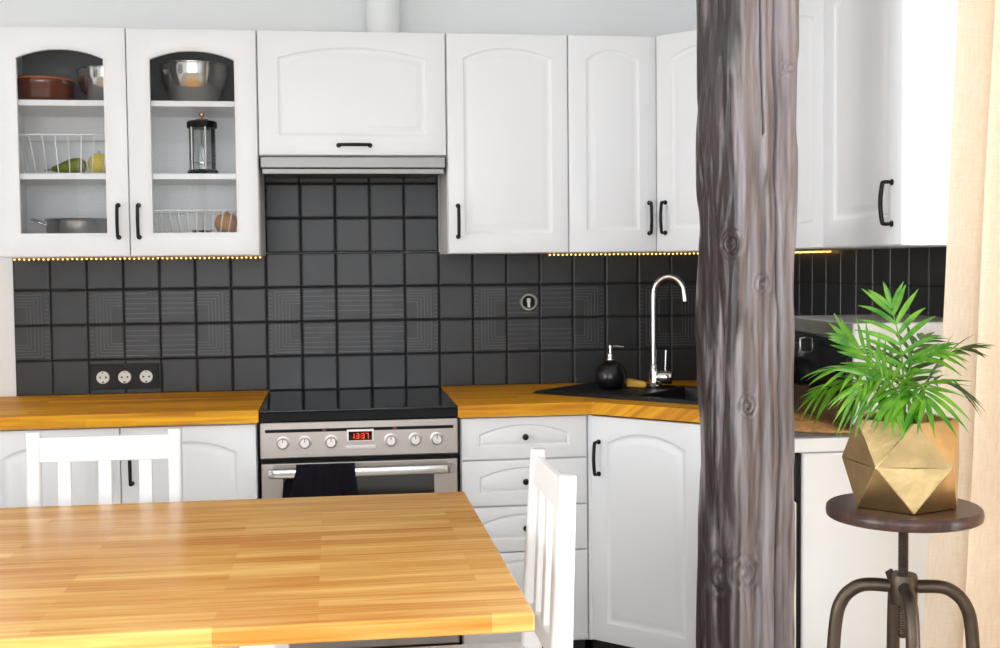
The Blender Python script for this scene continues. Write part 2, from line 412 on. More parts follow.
# ================================================================== SETTING
XW, YR, XL, ZC = 1.884, -5.7, -2.9, 2.62
b = B(); box(b, XL, XW, YR, 0, -.05, 0); struct('floor', b, 'floor')
b = B(); box(b, XL, XW+.2, YR, .12, ZC, ZC+.08); struct('ceiling', b, 'ceil')
b = B(); box(b, XL, XW+.2, 0, .12, -.05, ZC); struct('wall_back', b, 'wall')
b = B(); box(b, XL-.12, XL, -2.6, .12, -.05, ZC); box(b, XL-.12, XL, YR, -4.9, -.05, ZC); box(b, XL-.12, XL, -4.9, -2.6, -.05, .5); box(b, XL-.12, XL, -4.9, -2.6, 2.3, ZC); struct('wall_left', b, 'wall')
WY0, WY1, WZ0, WZ1 = -4.1, -1.68, .12, 2.35      # window opening in the right wall
b = B(); box(b, XW, XW+.2, WY1, 0, -.05, ZC); box(b, XW, XW+.2, YR, WY0, -.05, ZC)
box(b, XW, XW+.2, WY0, WY1, -.05, WZ0); box(b, XW, XW+.2, WY0, WY1, WZ1, ZC); struct('wall_right', b, 'wall')
b = B(); box(b, XL-.12, -1.7, YR-.12, YR, -.05, ZC); box(b, 1.2, XW+.2, YR-.12, YR, -.05, ZC)
box(b, -1.7, 1.2, YR-.12, YR, -.05, .6); box(b, -1.7, 1.2, YR-.12, YR, 2.3, ZC); struct('wall_rear', b, 'wall')
def window(name, x0, x1, z0, z1, loc, rz, n=2):
    root = bpy.data.objects.new(name, None); COL.objects.link(root); root.location = loc; root.rotation_euler = (0, 0, rz); root['kind'] = 'structure'
    bm = B(); w = .055
    box(bm, x0, x1, -.03, .03, z0, z0+w); box(bm, x0, x1, -.03, .03, z1-w, z1)
    box(bm, x0, x0+w, -.03, .03, z0, z1); box(bm, x1-w, x1, -.03, .03, z0, z1)
    for k in range(1, n): xc = x0+(x1-x0)*k/n; box(bm, xc-w/2, xc+w/2, -.03, .03, z0, z1)
    finish('window_frame', bm, 'chair', root)
    bm = B(); box(bm, x0+w, x1-w, -.003, .003, z0+w, z1-w); finish('pane', bm, 'glass', root)
window('window_1', WY0, WY1, WZ0, WZ1, (XW+.12, 0, 0), R(90), 3)
window('window_2', -1.7, 1.2, .6, 2.3, (0, YR-.06, 0), 0, 3)
window('added_fill_window', -4.9, -2.6, .5, 2.3, (XL-.06, 0, 0), R(90), 2)  # added window out of view, lets in fill from the left

# ---- tiled backsplash: real pillowed tiles, some with raised geometric lines
T, TX, TZ = .12, -.8416, 1.6061
def motif(bm, x, z, c, r):
    """raised line pattern on a tile at column phase c (0..3), row r (0 top, 1 bottom); face at y=-.006"""
    y0, y1, w = -.0078, -.0058, .0026
    def hl(a, e, zz): box(bm, x+a, x+e, y0, y1, z+zz, z+zz+w)
    def vl(xx, a, e): box(bm, x+xx, x+xx+w, y0, y1, z+a, z+e)
    a0, a1 = (.004, T-.004)
    if c in (0, 3):
        L = (c == 0)
        rx = .006 if L else T-.020
        for k in range(7): hl(rx, rx+.012, .010+k*.0145)          # rung border
        for k in range(5):
            xx = .028+k*.012; xx = xx if L else T-xx-w
            zt, zb_ = (T-.014-k*.010, .006) if r == 0 else (T-.006, .014+k*.010)
            vl(xx, zb_, zt)
            e0, e1 = (xx, a1) if L else (a0, xx+w)
            hl(e0, e1, zt-w if r == 0 else zb_)
    else:
        for k in range(6 if c == 1 else 5):
            zz = T-.016-k*.017 if r == 0 else .012+k*.017
            hl(a0, a1 if (k % 3) else T-.045 if c == 1 else a1, zz)
def tiles(ncol, zrows, patt, name, label, place, x_end=None):
    """place: 4x4 matrix mapping local (x along wall, y=-out, z) to the world"""
    bm = B(); rb = B(); g = .0011
    for c in range(ncol):
        for zr in zrows(c):
            x, z = c*T, TZ-(zr+1)*T
            xe = T if x_end is None else min(T, x_end-x)
            if xe < .01: continue
            prof = [(0, 0), (0, -.0028), (.0020, -.0050), (.006, -.006)]; V = []
            for d, y in prof:
                V.append([bm.verts.new(p) for p in ((x+g+d, y, z+g+d), (x+xe-g-d, y, z+g+d), (x+xe-g-d, y, z+T-g-d), (x+g+d, y, z+T-g-d))])
            for a, e in zip(V, V[1:]):
                for k in range(4): bm.faces.new((a[k], a[(k+1) % 4], e[(k+1) % 4], e[k]))
            bm.faces.new(V[-1])
            ph = patt(c, zr)
            if ph is not None: motif(rb, x, z, ph[0], ph[1])
    bm.transform(place); o = struct(name, bm, 'tile', label=label)
    if len(rb.verts): rb.transform(place); struct('tile_relief_lines', rb, 'relief')
    else: rb.free()
    return o
PH = {0: 3, 2: 0, 3: 1, 4: 2, 5: 3, 7: 0, 8: 1, 9: 2, 10: 1, 11: 3, 13: 0, 14: 1, 15: 2, 16: 3, 18: 0, 19: 3, 20: 0, 21: 1}
def patt(c, r):
    if r in (3, 4) and c in PH: return (PH[c], r-3)
rows_back = lambda c: range(-1, 6) if 7 <= c <= 11 else range(2, 6)
place0 = Matrix.Translation((TX, -.002, 0))
tb = tiles(23, rows_back, patt, 'tile_backsplash', 'charcoal tiled splashback behind the cooker and worktop', place0, XW-TX-.008)
place1 = Matrix.Translation((XW-.002, -.008, 0)) @ Matrix.Rotation(R(-90), 4, 'Z')
tr_ = tiles(14, lambda c: range(2, 6), lambda c, r: None, 'tile_backsplash', 'charcoal tiled splashback on the right wall behind the microwave', place1)
b = B(); box(b, TX, XW-.0005, -.0025, -.0002, TZ-6*T, TZ-T*2.02); box(b, TX+7*T, TX+12*T, -.0025, -.0002, TZ-2*T, TZ+T); struct('tile_grout', b, 'grout')
b = B(); box(b, XW-.0025, XW-.0002, -14*T-.008, -.008, TZ-6*T, TZ-T*2.02); struct('tile_grout', b, 'grout')

# ================================================================== WALL CABINETS
UB = (0, -.003, ZB)
H = ZT-ZB
# --- glass-fronted double cabinet
gc = thing('wall_cabinet', 'white wall cabinet with two arched glass doors showing dishes inside', 'cabinet', (-.801, -.012, ZB))
w = .800
finish('carcass', carcass(w, DU-.01, H), 'carcass', gc)
b = B(); box(b, .0165, w-.0165, -.016, -.0125, 1.868-ZB-.012, H-.017); finish('added_dark_sheet', b, 'darksheet', gc)  # sheet added to make the back of the upper compartment dark
for z in (1.846, 1.617):
    b = B(); box(b, .0165, w-.0165, -DU+.022, -.0165, z-ZB-.018, z-ZB, .001, 1); finish('shelf', b, 'white', gc)
door(gc, 0, 0, .4, H, .4-.003-.032, 1.464-ZB, glass=True, st=.068, top=.066, bot=.072, rise=.028, y=-DU+.01)
door(gc, .4, 0, .4, H, .027, 1.464-ZB, glass=True, st=.068, top=.066, bot=.072, rise=.028, y=-DU+.01)
# --- cabinet over the hood
hc = thing('wall_cabinet', 'short white wall cabinet above the cooker hood with horizontal handle', 'cabinet', (0.001, -.012, 1.672))
finish('carcass', carcass(.598, DU-.01, ZT-1.672), 'carcass', hc)
door(hc, 0, 0, .598, ZT-1.672, .30, 1.703-1.672, vert=False, st=.062, top=.05, bot=.062, rise=.034, y=-DU+.01)
# --- 40 and 30 cm
c4 = thing('wall_cabinet', 'wide plain white wall cabinet right of the hood, handle at its left', 'cabinet', (.601, -.012, ZB))
finish('carcass', carcass(.398, DU-.01, H), 'carcass', c4)
door(c4, 0, 0, .398, H, .031, 1.459-ZB, st=.052, top=.044, bot=.062, rise=.034, y=-DU+.01)
c3 = thing('wall_cabinet', 'narrow white wall cabinet with one arched door, handle at its right', 'cabinet', (1.0, -.012, ZB))
finish('carcass', carcass(.298, DU-.01, H), 'carcass', c3)
door(c3, 0, 0, .298, H, .270, 1.466-ZB, st=.058, top=.046, bot=.07, rise=.032, y=-DU+.01)
# --- corner cabinet with diagonal door
cc = thing('wall_cabinet', 'white corner wall cabinet with slanting door partly behind the timber post', 'cabinet', (1.300, -.012, ZB))
b = B(); poly = [(0, 0), (0, -DU), (1.540-1.3, -.6+.012), (XW-.012-1.3, -.6+.012), (XW-.012-1.3, 0)]
lo = [b.verts.new((x, y, 0)) for x, y in poly]; hi = [b.verts.new((x, y, H)) for x, y in poly]
b.faces.new(lo); b.faces.new(hi)
for k in range(5): b.faces.new((lo[k], lo[(k+1) % 5], hi[(k+1) % 5], hi[k]))
finish('carcass', b, 'carcass', cc)
p0 = Vector((1.303, -.344)); p1 = Vector((1.545, -.594)); dw = (p1-p0).length; ang = math.atan2(p1.y-p0.y, p1.x-p0.x)
dd = door(cc, 0, 0, dw-.004, H, .034, 1.466-ZB, st=.055, top=.046, bot=.07, rise=.032)
nrm = Vector((math.sin(ang), -math.cos(ang)))
dd.rotation_euler = (0, 0, ang); q = p0+nrm*-.001-Vector((1.3, -.012))+ (p1-p0).normalized()*.003; dd.location = (q.x, q.y, .0015)
# --- right wall run
XF = 1.540
for i, (ya, yb, lab) in enumerate([(-.604, -1.150, 'white wall cabinet on the right wall just right of the timber post'),
                      (-1.151, -1.612, 'white end wall cabinet nearest the curtain with black bow handle')]):
    L_ = ya-yb
    rc = thing('wall_cabinet', lab, 'cabinet', (XW-.012, ya, ZB), R(-90))
    finish('carcass', carcass(L_, XW-.012-XF-.0195, H), 'carcass', rc)
    door(rc, 0, 0, L_, H, L_-.05 if i else .045, 1.454-ZB, st=.068, top=.044, bot=.07, rise=.036, L=.098, y=-(XW-.012-XF-.0195))

# ================================================================== HOOD
hd = thing('cooker_hood', 'slim brushed steel cooker hood under the short wall cabinet', 'hood', (0, 0, 1.626))
b = B(); box(b, .006, .594, -.3, -.012, .003, .042, .002); finish('body', b, 'hoodsteel', hd)
b = B(); box(b, .006, .594, -.352, -.302, .006, .042, .003); finish('front_panel', b, 'hoodsteel', hd)
b = B(); box(b, .03, .57, -.30, -.04, -.004, .0025, .001)
for k in range(34): box(b, .035+k*.0158, .039+k*.0158, -.29, -.05, -.0065, -.004)
finish('filter', b, 'hoodmesh', hd)
b = B(); box(b, .010, .590, -.338, -.306, -.012, .0055, .002); finish('visor', b, 'hoodsteel', hd)
b = B(); lathe(b, [(.058, 0), (.058, ZC-ZT-.013)], 40, cap=False); box(b, -.07, .07, -.07, .07, -.003, 0)
tag(finish('exhaust_duct', b, 'wall', None, (.412, -.09, ZT+.004), smooth=40), 'round white exhaust duct rising above the hood cabinet', 'duct')

# ================================================================== WORKTOPS
ZW = .890; TH = .038
b = B(); box(b, -1.42, .0005, -.606, -.0095, ZW-TH, ZW, .0025)
tag(finish('worktop', b, 'work'), 'oiled oak worktop left of the cooker', 'worktop')
poly = [(.5995, -.0095), (.5995, -.606), (1.0165, -.606), (1.28, -.8695), (1.28, -.925), (1.874, -.925), (1.874, -.0095)]
hole = []
E1, E2, SO = Vector((.7071, -.7071)), Vector((.7071, .7071)), Vector((.876, -.321))
def sk(a, c): return SO+E1*a+E2*c
bm = B()
# basin opening in the worktop, sink local (a,c)
HA0, HA1, HC0, HC1 = .37, .76, .045, .375
outer = [Vector(p) for p in poly]
holev = [sk(HA0, HC0), sk(HA1, HC0), sk(HA1, HC1), sk(HA0, HC1)]
for z in (ZW-TH, ZW):
    vo = [bm.verts.new((p.x, p.y, z)) for p in outer]; vh = [bm.verts.new((p.x, p.y, z)) for p in holev]
    eo = [bm.edges.new((vo[k], vo[(k+1) % len(vo)])) for k in range(len(vo))]; eh = [bm.edges.new((vh[k], vh[(k+1) % 4])) for k in range(4)]
    bmesh.ops.triangle_fill(bm, use_beauty=True, use_dissolve=False, edges=eo+eh)
    if z == ZW-TH: lowo, lowh = vo, vh
for lw, hg in ((lowo, vo), (lowh, vh)):
    n_ = len(lw)
    for k in range(n_): bm.faces.new((lw[k], lw[(k+1) % n_], hg[(k+1) % n_], hg[k]))
tag(finish('worktop', bm, 'work'), 'oiled oak corner worktop right of the cooker carrying the sink', 'worktop')
YE = -1.452
b = B(); box(b, 1.335, 1.872, YE-.001, -.9265, ZW-.004, ZW, .001)
tag(finish('worktop', b, 'greytop'), 'thin dark grey worktop under the microwave', 'worktop')

# ================================================================== BASE CABINETS
ZBB, ZBT = .136, .847
def base(x, w_, lab, cat='cabinet'):
    r = thing('base_cabinet', lab, cat, (x, -.012, 0))
    b = B(); box(b, 0, w_, -.552, 0, ZBB-.006, ZW-TH-.001); finish('carcass', b, 'carcass', r)
    b = B(); box(b, .004, w_-.004, -.51, -.03, 0, ZBB-.007); finish('toe_kick', b, 'toe', r)
    return r
lb = base(-.806, .798, 'white double-door base cabinet left of the cooker')
door(lb, 0, ZBB, .399, ZBT-ZBB, .365, .737-ZBB, st=.058, top=.046, bot=.06, rise=.036, y=-.5525, L=.12)
door(lb, .399, ZBB, .399, ZBT-ZBB, .030, .737-ZBB+.0, st=.058, top=.046, bot=.06, rise=.036, y=-.5525, L=.12)
l2 = base(-1.416, .608, 'white base cabinet at the far left end of the worktop')
door(l2, 0, ZBB, .608, ZBT-ZBB, .57, .6, y=-.5525, L=.12)
# --- drawer unit
du = base(.610, .402, 'white drawer cabinet with four black-knobbed fronts beside the cooker')
for z0, z1 in ((.715, ZBT), (.569, .7135), (.424, .5675), (ZBB, .4225)):
    hh = z1-z0; dr = door(du, 0, z0, .397, hh, .198, hh*.52 if hh < .2 else hh*.7, st=.055, top=.022, bot=.038, rise=.030, knob=True, name='drawer', y=-.5525, ps=.5)
# --- corner base with slanting door
cb_ = thing('base_cabinet', 'white corner base cabinet with slanting door below the sink', 'cabinet', (1.0135, -.012, 0))
def prism(poly, z0, z1):
    b = B(); lo = [b.verts.new((x, y, z0)) for x, y in poly]; hi = [b.verts.new((x, y, z1)) for x, y in poly]; n_ = len(poly)
    b.faces.new(lo); b.faces.new(hi)
    for k in range(n_): b.faces.new((lo[k], lo[(k+1) % n_], hi[(k+1) % n_], hi[k]))
    return b
ox, oy = 1.0135, -.012
# open-topped shell so that the basin hangs free inside
b = B(); e = XW-.012-ox
box(b, 0, .016, -.555, 0, ZBB-.006, ZW-TH-.001); box(b, .016, e, -.016, 0, ZBB-.006, ZW-TH-.001); box(b, e-.016, e, -.9, -.016, ZBB-.006, ZW-TH-.001)
box(b, .27, e-.016, -.91, -.895, ZBB-.006, ZW-TH-.001)
me_ = prism([(.016, -.016), (.016, -.55), (.285, -.82), (.285, -.895), (e-.016, -.895), (e-.016, -.016)], ZBB-.006, ZBB+.01)
xform_add(b, me_, Matrix.Identity(4)); finish('carcass', b, 'carcass', cb_)
finish('toe_kick', prism([(.02, -.03), (.02, -.52), (.33, -.82), (e-.03, -.82), (e-.03, -.03)], 0, ZBB-.007), 'toe', cb_)
p0 = Vector((1.0175, -.5880)); p1 = Vector((1.293, -.8635)); Ld = (p1-p0).length
bm = front_mesh(Ld-.004, ZBT-ZBB-.003, .055, Ld-.059, .06, ZBT-ZBB-.085, ZBT-ZBB-.048)
dd = finish('door', bm, 'white', cb_, (p0.x-ox+.001+.0134, p0.y-oy+.0134-.001, ZBB+.001), R(-45), smooth=35)
pull(dd, .028, .714-ZBB, .1)
b = B(); box(b, .0005, .0195, -.5755, -.553, ZBB, ZBT, .001); finish('filler_strip', b, 'white', cb_, (-.004, 0, 0))

# ================================================================== COOKER
ck = thing('cooker', 'freestanding steel cooker with black glass hob and digital clock', 'cooker', (.3015, 0, 0))
hw = .2985
b = B(); box(b, -hw, hw, -.575, -.02, .03, .853, .003); finish('body', b, 'black', ck)
b = B(); box(b, -hw+.002, hw-.002, -.606, -.012, .854, .8815, .002); finish('hob_frame', b, 'black', ck)
b = B(); box(b, -hw+.001, hw-.001, -.6075, -.011, .882, .8885, .002); finish('hob', b, 'blackglass', ck)
b = B(); box(b, -hw, hw, -.603, -.5755, .741, .851, .004); finish('control_panel', b, 'steel', ck)
b = B(); box(b, -.283, .284, -.6045, -.6028, .8205, .8300); tr = finish('indicator_strip', b, 'black', ck)
dim = pbr('dim_red', srgb(150, 40, 50), .4)
for x in (-.113, .099): b = B(); box(b, x, x+.012, -.6055, -.6046, .823, .8275); finish('indicator_light', b, dim, tr)
kx = (-.2305, -.1655, -.0875, .0925, .1665, .2325)
for x in kx:
    b = B(); t = B(); lathe(t, [(0, 0), (.0205, 0), (.0205, .002), (.0165, .003), (.0158, .017), (.013, .020), (0, .020)], 36)
    xform_add(b, t, Matrix.Translation((x, -.6032, .789)) @ Matrix.Rotation(R(90), 4, 'X'))
    kn = finish('knob', b, 'knob', ck, smooth=40)
    b = B(); box(b, x-.001, x+.001, -.6245, -.6234, .792, .803); finish('pointer_mark', b, 'black', kn)
b = B(); box(b, -.040, .0415, -.6065, -.6032, .7885, .8250, .001); dp = finish('display_bezel', b, 'knob', ck)
b = B(); box(b, -.0345, .036, -.6075, -.6066, .7915, .8185); ds = finish('display', b, 'blackglass', dp)
b = B()
SEG = {'1': 'bc', '3': 'abgcd', '7': 'abc'}
def digit(b, ch, x, z, w_=.0085, h_=.016, t=.0015):
    y0, y1 = -.6081, -.6076; m = z+h_/2
    D = dict(a=(x, x+w_, z+h_-t, z+h_), g=(x, x+w_, m-t/2, m+t/2), d=(x, x+w_, z, z+t), b=(x+w_-t, x+w_, m, z+h_), c=(x+w_-t, x+w_, z, m), f=(x, x+t, m, z+h_), e=(x, x+t, z, m))
    for s_ in SEG[ch]: q = D[s_]; box(b, q[0], q[1], y0, y1, q[2], q[3])
for ch, x in (('1', -.026), ('3', -.012), ('3', .004), ('7', .017)): digit(b, ch, x, .797)
for zz in (.801, .808): box(b, -.0010, .0008, -.6081, -.6076, zz, zz+.002)
finish('clock_digits', b, 'red', ds if False else ck)
b = B(); box(b, -.0455, .0475, -.6065, -.6032, .7655, .7765, .001)
for k in range(5): box(b, -.040+k*.0175, -.028+k*.0175, -.6085, -.6064, .768, .774, .0008)
finish('button_row', b, 'knob', ck)
b = B(); box(b, -hw+.002, hw-.002, -.599, -.5757, .150, .7265, .004); dr_ = finish('oven_door', b, 'steel', ck)
b = B(); box(b, -.2325, .2235, -.6015, -.5992, .36, .6885, .002); finish('door_window', b, 'ovenglass', dr_)
b = B(); P = smoothpath([(-.268, -.599, .700), (-.266, -.628, .701), (-.24, -.640, .7015), (0, -.646, .7015), (.24, -.640, .7015), (.272, -.628, .701), (.274, -.599, .700)], 6)
sweep(b, P, 1, 16, flat=(.014, .028)); finish('handle', b, 'steel2', dr_, smooth=50)
b = B(); box(b, -hw+.002, hw-.002, -.597, -.5757, .045, .144, .004); finish('drawer', b, 'steel', ck)
for sx in (-.27, .27):
    for y in (-.54, -.06): b = B(); lathe(b, [(.02, 0), (.02, .03)], 16, (sx, y, 0)); finish('foot', b, 'black', ck)

# --- towel over the oven handle
b = B(); nx, nz = 60, 44; X0, X1 = .110, .284
def towel_pt(u, v):
    x = X0+(X1-X0)*u
    L = v*.60                                # length along the cloth; back flap .18 then over, then front
    wv = .008*math.sin(u*15+1)+.005*math.sin(u*29+2+v*2)
    if L < .15: z = .716-.15+L; y = -.6265; f = (.15-L)/.15
    elif L < .19: a = (L-.15)/.04*PI; y = -.642+.0155*math.cos(a); z = .716+.010*math.sin(a); f = 0
    else: z = .716-(L-.19); y = -.6605; f = (L-.19)/.41
    spread = f*(u-.5)*.03
    x += spread-.22*min(f, .35)*max(0, .45-u)
    if L > .19: y -= abs(wv)*(0.3+1.3*f)+.004*f
    elif L < .15: y += -.0008
    return Vector((x, y, z+.003*math.sin(u*9)*f))
V = [[b.verts.new(towel_pt(i/nx, j/nz)) for i in range(nx+1)] for j in range(nz+1)]
for j in range(nz):
    for i in range(nx): b.faces.new((V[j][i], V[j][i+1], V[j+1][i+1], V[j+1][i]))
o = tag(finish('towel', b, 'towel', smooth=80), 'black towel hanging over the oven door handle', 'towel')
md = o.modifiers.new('s', 'SOLIDIFY'); md.thickness = .0035; md.offset = 1

# ================================================================== SOCKETS
so3 = thing('triple_socket', 'dark wall plate with three round white sockets above the left worktop', 'socket', (-.4825, -.0085, .9495))
b = B(); box(b, -.1135, .1135, -.009, .000, -.0435, .0435, .004); finish('plate', b, 'grout', so3)
for x in (-.0715, 0, .0715):
    b = B(); t = B(); lathe(t, [(.0215, 0), (.0215, .003), (.019, .0045), (.017, .004), (.0165, .001), (0, .001)], 32)
    xform_add(b, t, Matrix.Translation((x, -.009, -.002)) @ Matrix.Rotation(R(90), 4, 'X')); s1 = finish('socket_insert', b, 'socket', so3, smooth=40)
    b = B()
    for dx in (-.0095, .0095): disc(b, (x+dx, -.0101, -.002), (0, -1, 0), .0032, .0006, 14)
    box(b, x-.0012, x+.0012, -.0135, -.0101, .0125, .0165); box(b, x-.0025, x+.0025, -.0135, -.0101, -.021, -.016)
    finish('pin_hole', b, 'black', s1)
ss = thing('round_socket', 'single round grey socket with a pale plug insert, on the tiles above the sink worktop', 'socket', (.9165, -.0085, 1.184))
b = B(); t = B(); lathe(t, [(.034, 0), (.034, .007), (.030, .012), (.024, .012), (.023, .004), (0, .004)], 40)
xform_add(b, t, Matrix.Rotation(R(90), 4, 'X')); finish('ring', b, pbr('grey_ring', srgb(150, 150, 142), .3, metal=.5), ss, smooth=40)
b = B(); disc(b, (0, -.0041, 0), (0, -1, 0), .0225, .0008, 32); finish('socket_well', b, 'black', ss)
b = B(); box(b, -.007, .006, -.016, -.0042, -.002, .014, .003); box(b, -.005, .004, -.018, -.0042, -.019, .0, .002); finish('insert', b, 'socket', ss)

# ================================================================== STRING LIGHTS
def string_light(pts, lab, step=.0155):
    r = thing('string_light', lab, 'light string', pts[0], group='string lights under the wall cabinets')
    o0 = Vector(pts[0]); b = B(); P = [Vector(p)-o0 for p in pts]
    sweep(b, P, .0016, 6); finish('cable', b, 'rope', r)
    b = B()
    for a, c in zip(P, P[1:]):
        n_ = int((c-a).length/step)
        for k in range(n_):
            q = a.lerp(c, (k+.5)/n_)+Vector((0, 0, -.0022+.0006*math.sin(k*1.7)))
            bmesh.ops.create_icosphere(b, subdivisions=1, radius=.0034, matrix=Matrix.Translation(q))
    o = finish('light_beads', b, 'warm', r, smooth=80); o['kind'] = 'stuff'
    return r
zl = ZB-.0018
string_light([(-.838, -.022, zl), (-.012, -.022, zl)], 'warm bead string light under the glass-door wall cabinet')
string_light([(.985, -.022, zl), (1.855, -.022, zl), (1.860, -.45, zl)], 'warm bead string light under the wall cabinets by the post')

# ================================================================== SINK, TAP, SOAP, SPONGE
si = thing('kitchen_sink', 'black granite corner sink with drainer set into the oak worktop', 'sink', (SO.x, SO.y, ZW+.0005), R(-45))
SL, SW = .80, .415
bm = B()
def grid_sink():
    nx, ny = 80, 42; z0 = 0
    def hgt(a, c):
        e = min(a, SL-a, c, SW-c); z = .0085 if e > .006 else .0085*math.sqrt(max(0, 1-(1-e/.006)**2))
        if .03 < a < .34 and .03 < c < SW-.03:
            m = min(a-.03, .34-a, c-.03, SW-.03-c); z -= .004*min(1, m/.01)
            if m > .015: z += .0016*max(0, math.sin(c*2*PI/.026))
        return z
    V = {}
    for i in range(nx+1):
        for j in range(ny+1):
            a, c = SL*i/nx, SW*j/ny; V[i, j] = bm.verts.new((a, c, hgt(a, c)))
    ih0, ih1, jh0, jh1 = 37, 76, 5, 37
    for i in range(nx):
        for j in range(ny):
            if ih0 <= i < ih1 and jh0 <= j < jh1: continue
            bm.faces.new((V[i, j], V[i+1, j], V[i+1, j+1], V[i, j+1]))
    # basin walls
    loop = [(i, jh0) for i in range(ih0, ih1)]+[(ih1, j) for j in range(jh0, jh1)]+[(i, jh1) for i in range(ih1, ih0, -1)]+[(ih0, j) for j in range(jh1, jh0, -1)]
    prev = [V[k] for k in loop]; ca, cc2 = SL*(ih0+ih1)/2/nx, SW*(jh0+jh1)/2/ny
    for s_, z in ((.985, .004), (.965, -.01), (.955, -.15), (.93, -.165), (.85, -.17)):
        ring = [bm.verts.new((ca+(SL*i/nx-ca)*s_, cc2+(SW*j/ny-cc2)*s_, z)) for i, j in loop]
        for k in range(len(loop)): bm.faces.new((prev[k], prev[(k+1) % len(loop)], ring[(k+1) % len(loop)], ring[k]))
        prev = ring
    bm.faces.new(prev)
    # under-rim skirt
    lo = [(0, 0), (SL, 0), (SL, SW), (0, SW)]
grid_sink()
finish('basin', bm, 'granite', si, smooth=40)
b = B(); disc(b, (.565, .21, -.169), (0, 0, 1), .04, .003, 32, .001); finish('drain', b, 'chrome', si, smooth=40)

tp = thing('kitchen_tap', 'chrome gooseneck tap with lever standing behind the sink', 'tap', (1.306, -.285, ZW+.0095))
b = B(); lathe(b, [(0, 0), (.027, 0), (.027, .004), (.0225, .008), (.0225, .050), (.0215, .054), (0, .054)], 36)
t = B(); lathe(t, [(0, 0), (.0215, 0), (.0225, .004), (.0225, .048), (.020, .053), (0, .053)], 36)
xform_add(b, t, Matrix.Translation((.004, -.002, .032)) @ Matrix.Rotation(R(-22), 4, 'Z') @ Matrix.Rotation(R(90), 4, 'Y'))
finish('tap_body', b, 'chrome', tp, smooth=40)
d_ = Vector((.90, -.43, 0)).normalized(); hx = Vector((-.004, .002, 0))
P = [hx+Vector((0, 0, .05)), hx+Vector((0, 0, .14)), hx+Vector((0, 0, .30))]
rA = .052
for k in range(1, 13):
    a = PI*k/12*0.93; P.append(hx+d_*(rA-rA*math.cos(a))+Vector((0, 0, .312+rA*1.15*math.sin(a))))
P.append(P[-1]+Vector((.004, -.002, -.035)))
b = B(); pp = smoothpath(P, 5); sweep(b, pp, [.0108 for i in range(len(pp))], 18)
lathe(b, [(.013, 0), (.013, .03), (.010, .033)], 24, (hx.x, hx.y, .045)); finish('spout', b, 'chrome', tp, smooth=50)
b = B(); sweep(b, [(.032, -.014, .050), (.032, -.014, .062), (.034, -.014, .124)], .0036, 12); finish('lever', b, 'chrome', tp, smooth=60)

sd = thing('soap_dispenser', 'round black ceramic soap dispenser with chrome pump on the sink drainer', 'soap dispenser', (1.150, -.290, ZW+.0070))
b = B(); lathe(b, [(0, 0), (.034, 0), (.040, .003), (.0500, .018), (.0540, .038), (.0520, .056), (.0440, .074), (.031, .087), (.018, .0925), (.0165, .096), (0, .096)], 48)
finish('bottle', b, 'ceramicblack', sd, smooth=50)
b = B(); lathe(b, [(0, .0965), (.0145, .0965), (.0150, .100), (.0125, .105), (.0125, .118), (.006, .120), (.0055, .135), (.0085, .136), (.0085, .146), (0, .147)], 28)
sweep(b, smoothpath([(.0, 0, .141), (.02, -.002, .142), (.044, -.004, .139)], 5), .0038, 12); finish('pump', b, 'steel2', sd, smooth=45)

b = B(); box(b, -.034, .034, -.022, .022, 0, .028, .009, 4)
for v in b.verts: v.co.z *= 1-.45*max(0, v.co.x/.034)**2; v.co.z += .001*math.sin(v.co.x*200)
tag(finish('sponge', b, 'sponge', None, (1.243, -.272, ZW+.0075), R(-12), smooth=50), 'yellow sponge lying beside the tap', 'sponge')

# ================================================================== APPLIANCES ON THE RIGHT
dwz = thing('dishwasher', 'glossy white dishwasher at the end of the right-hand units behind the stool', 'dishwasher', (0, YE, 0))
b = B(); box(b, 1.362, 1.868, 0, .515, .03, .848, .006); finish('body', b, 'appl', dwz)
b = B(); box(b, 1.315, 1.870, -.004, .517, .850, .8855, .005); finish('top_panel', b, 'appl', dwz)
b = B(); box(b, 1.352, 1.3615, .002, .513, .05, .847); finish('door_seal', b, 'black', dwz)
b = B(); box(b, 1.318, 1.3515, .002, .513, .735, .846, .003); finish('control_panel', b, 'black', dwz)
b = B(); box(b, 1.318, 1.3515, .002, .513, .10, .728, .004); d2 = finish('door', b, 'cream', dwz)
b = B(); box(b, 1.36, 1.86, .02, .5, 0, .0295); finish('plinth', b, 'toe', dwz)

# microwave on a woven round mat
b = B(); n_ = 96
for k in range(22):
    r0 = .006+k*.0086; P = [(r0*math.cos(2*PI*i/64), r0*math.sin(2*PI*i/64), .004+.0008*math.sin(i*2.2+k)) for i in range(65)]
    sweep(b, P, .0043, 6, cap=False)
lathe(b, [(0, .002), (.19, .002), (.19, .005), (0, .005)], 48)
tag(finish('round_placemat', b, 'cork', None, (1.515, -1.245, ZW+.0006), smooth=70), 'round woven straw mat lying under the microwave', 'placemat')
MX, MZ0, MZ1 = 1.482, .0, .262
mw = thing('microwave_oven', 'black-fronted microwave oven with white side on the grey worktop', 'microwave', (0, YE+.012, ZW+.0132))
b = B(); box(b, MX+.018, 1.868, 0, .47, .008, MZ1, .006); finish('casing', b, 'appl', mw)
b = B(); box(b, MX, MX+.0175, .0005, .4695, .226, MZ1-.0005, .003); finish('control_strip', b, 'olive', mw)
b = B(); box(b, MX, MX+.0175, .0005, .4695, .082, .2245, .003); md_ = finish('door', b, 'blackglass', mw)
b = B(); box(b, MX, MX+.0175, .0005, .4695, .008, .0805, .003); finish('lower_panel', b, 'brownblk', mw)
b = B(); sweep(b, [(MX-.001, .26, .212), (MX-.016, .26, .210), (MX-.016, .26, .175), (MX-.001, .26, .173)], .003, 10); finish('handle', b, 'steel2', md_, smooth=60)
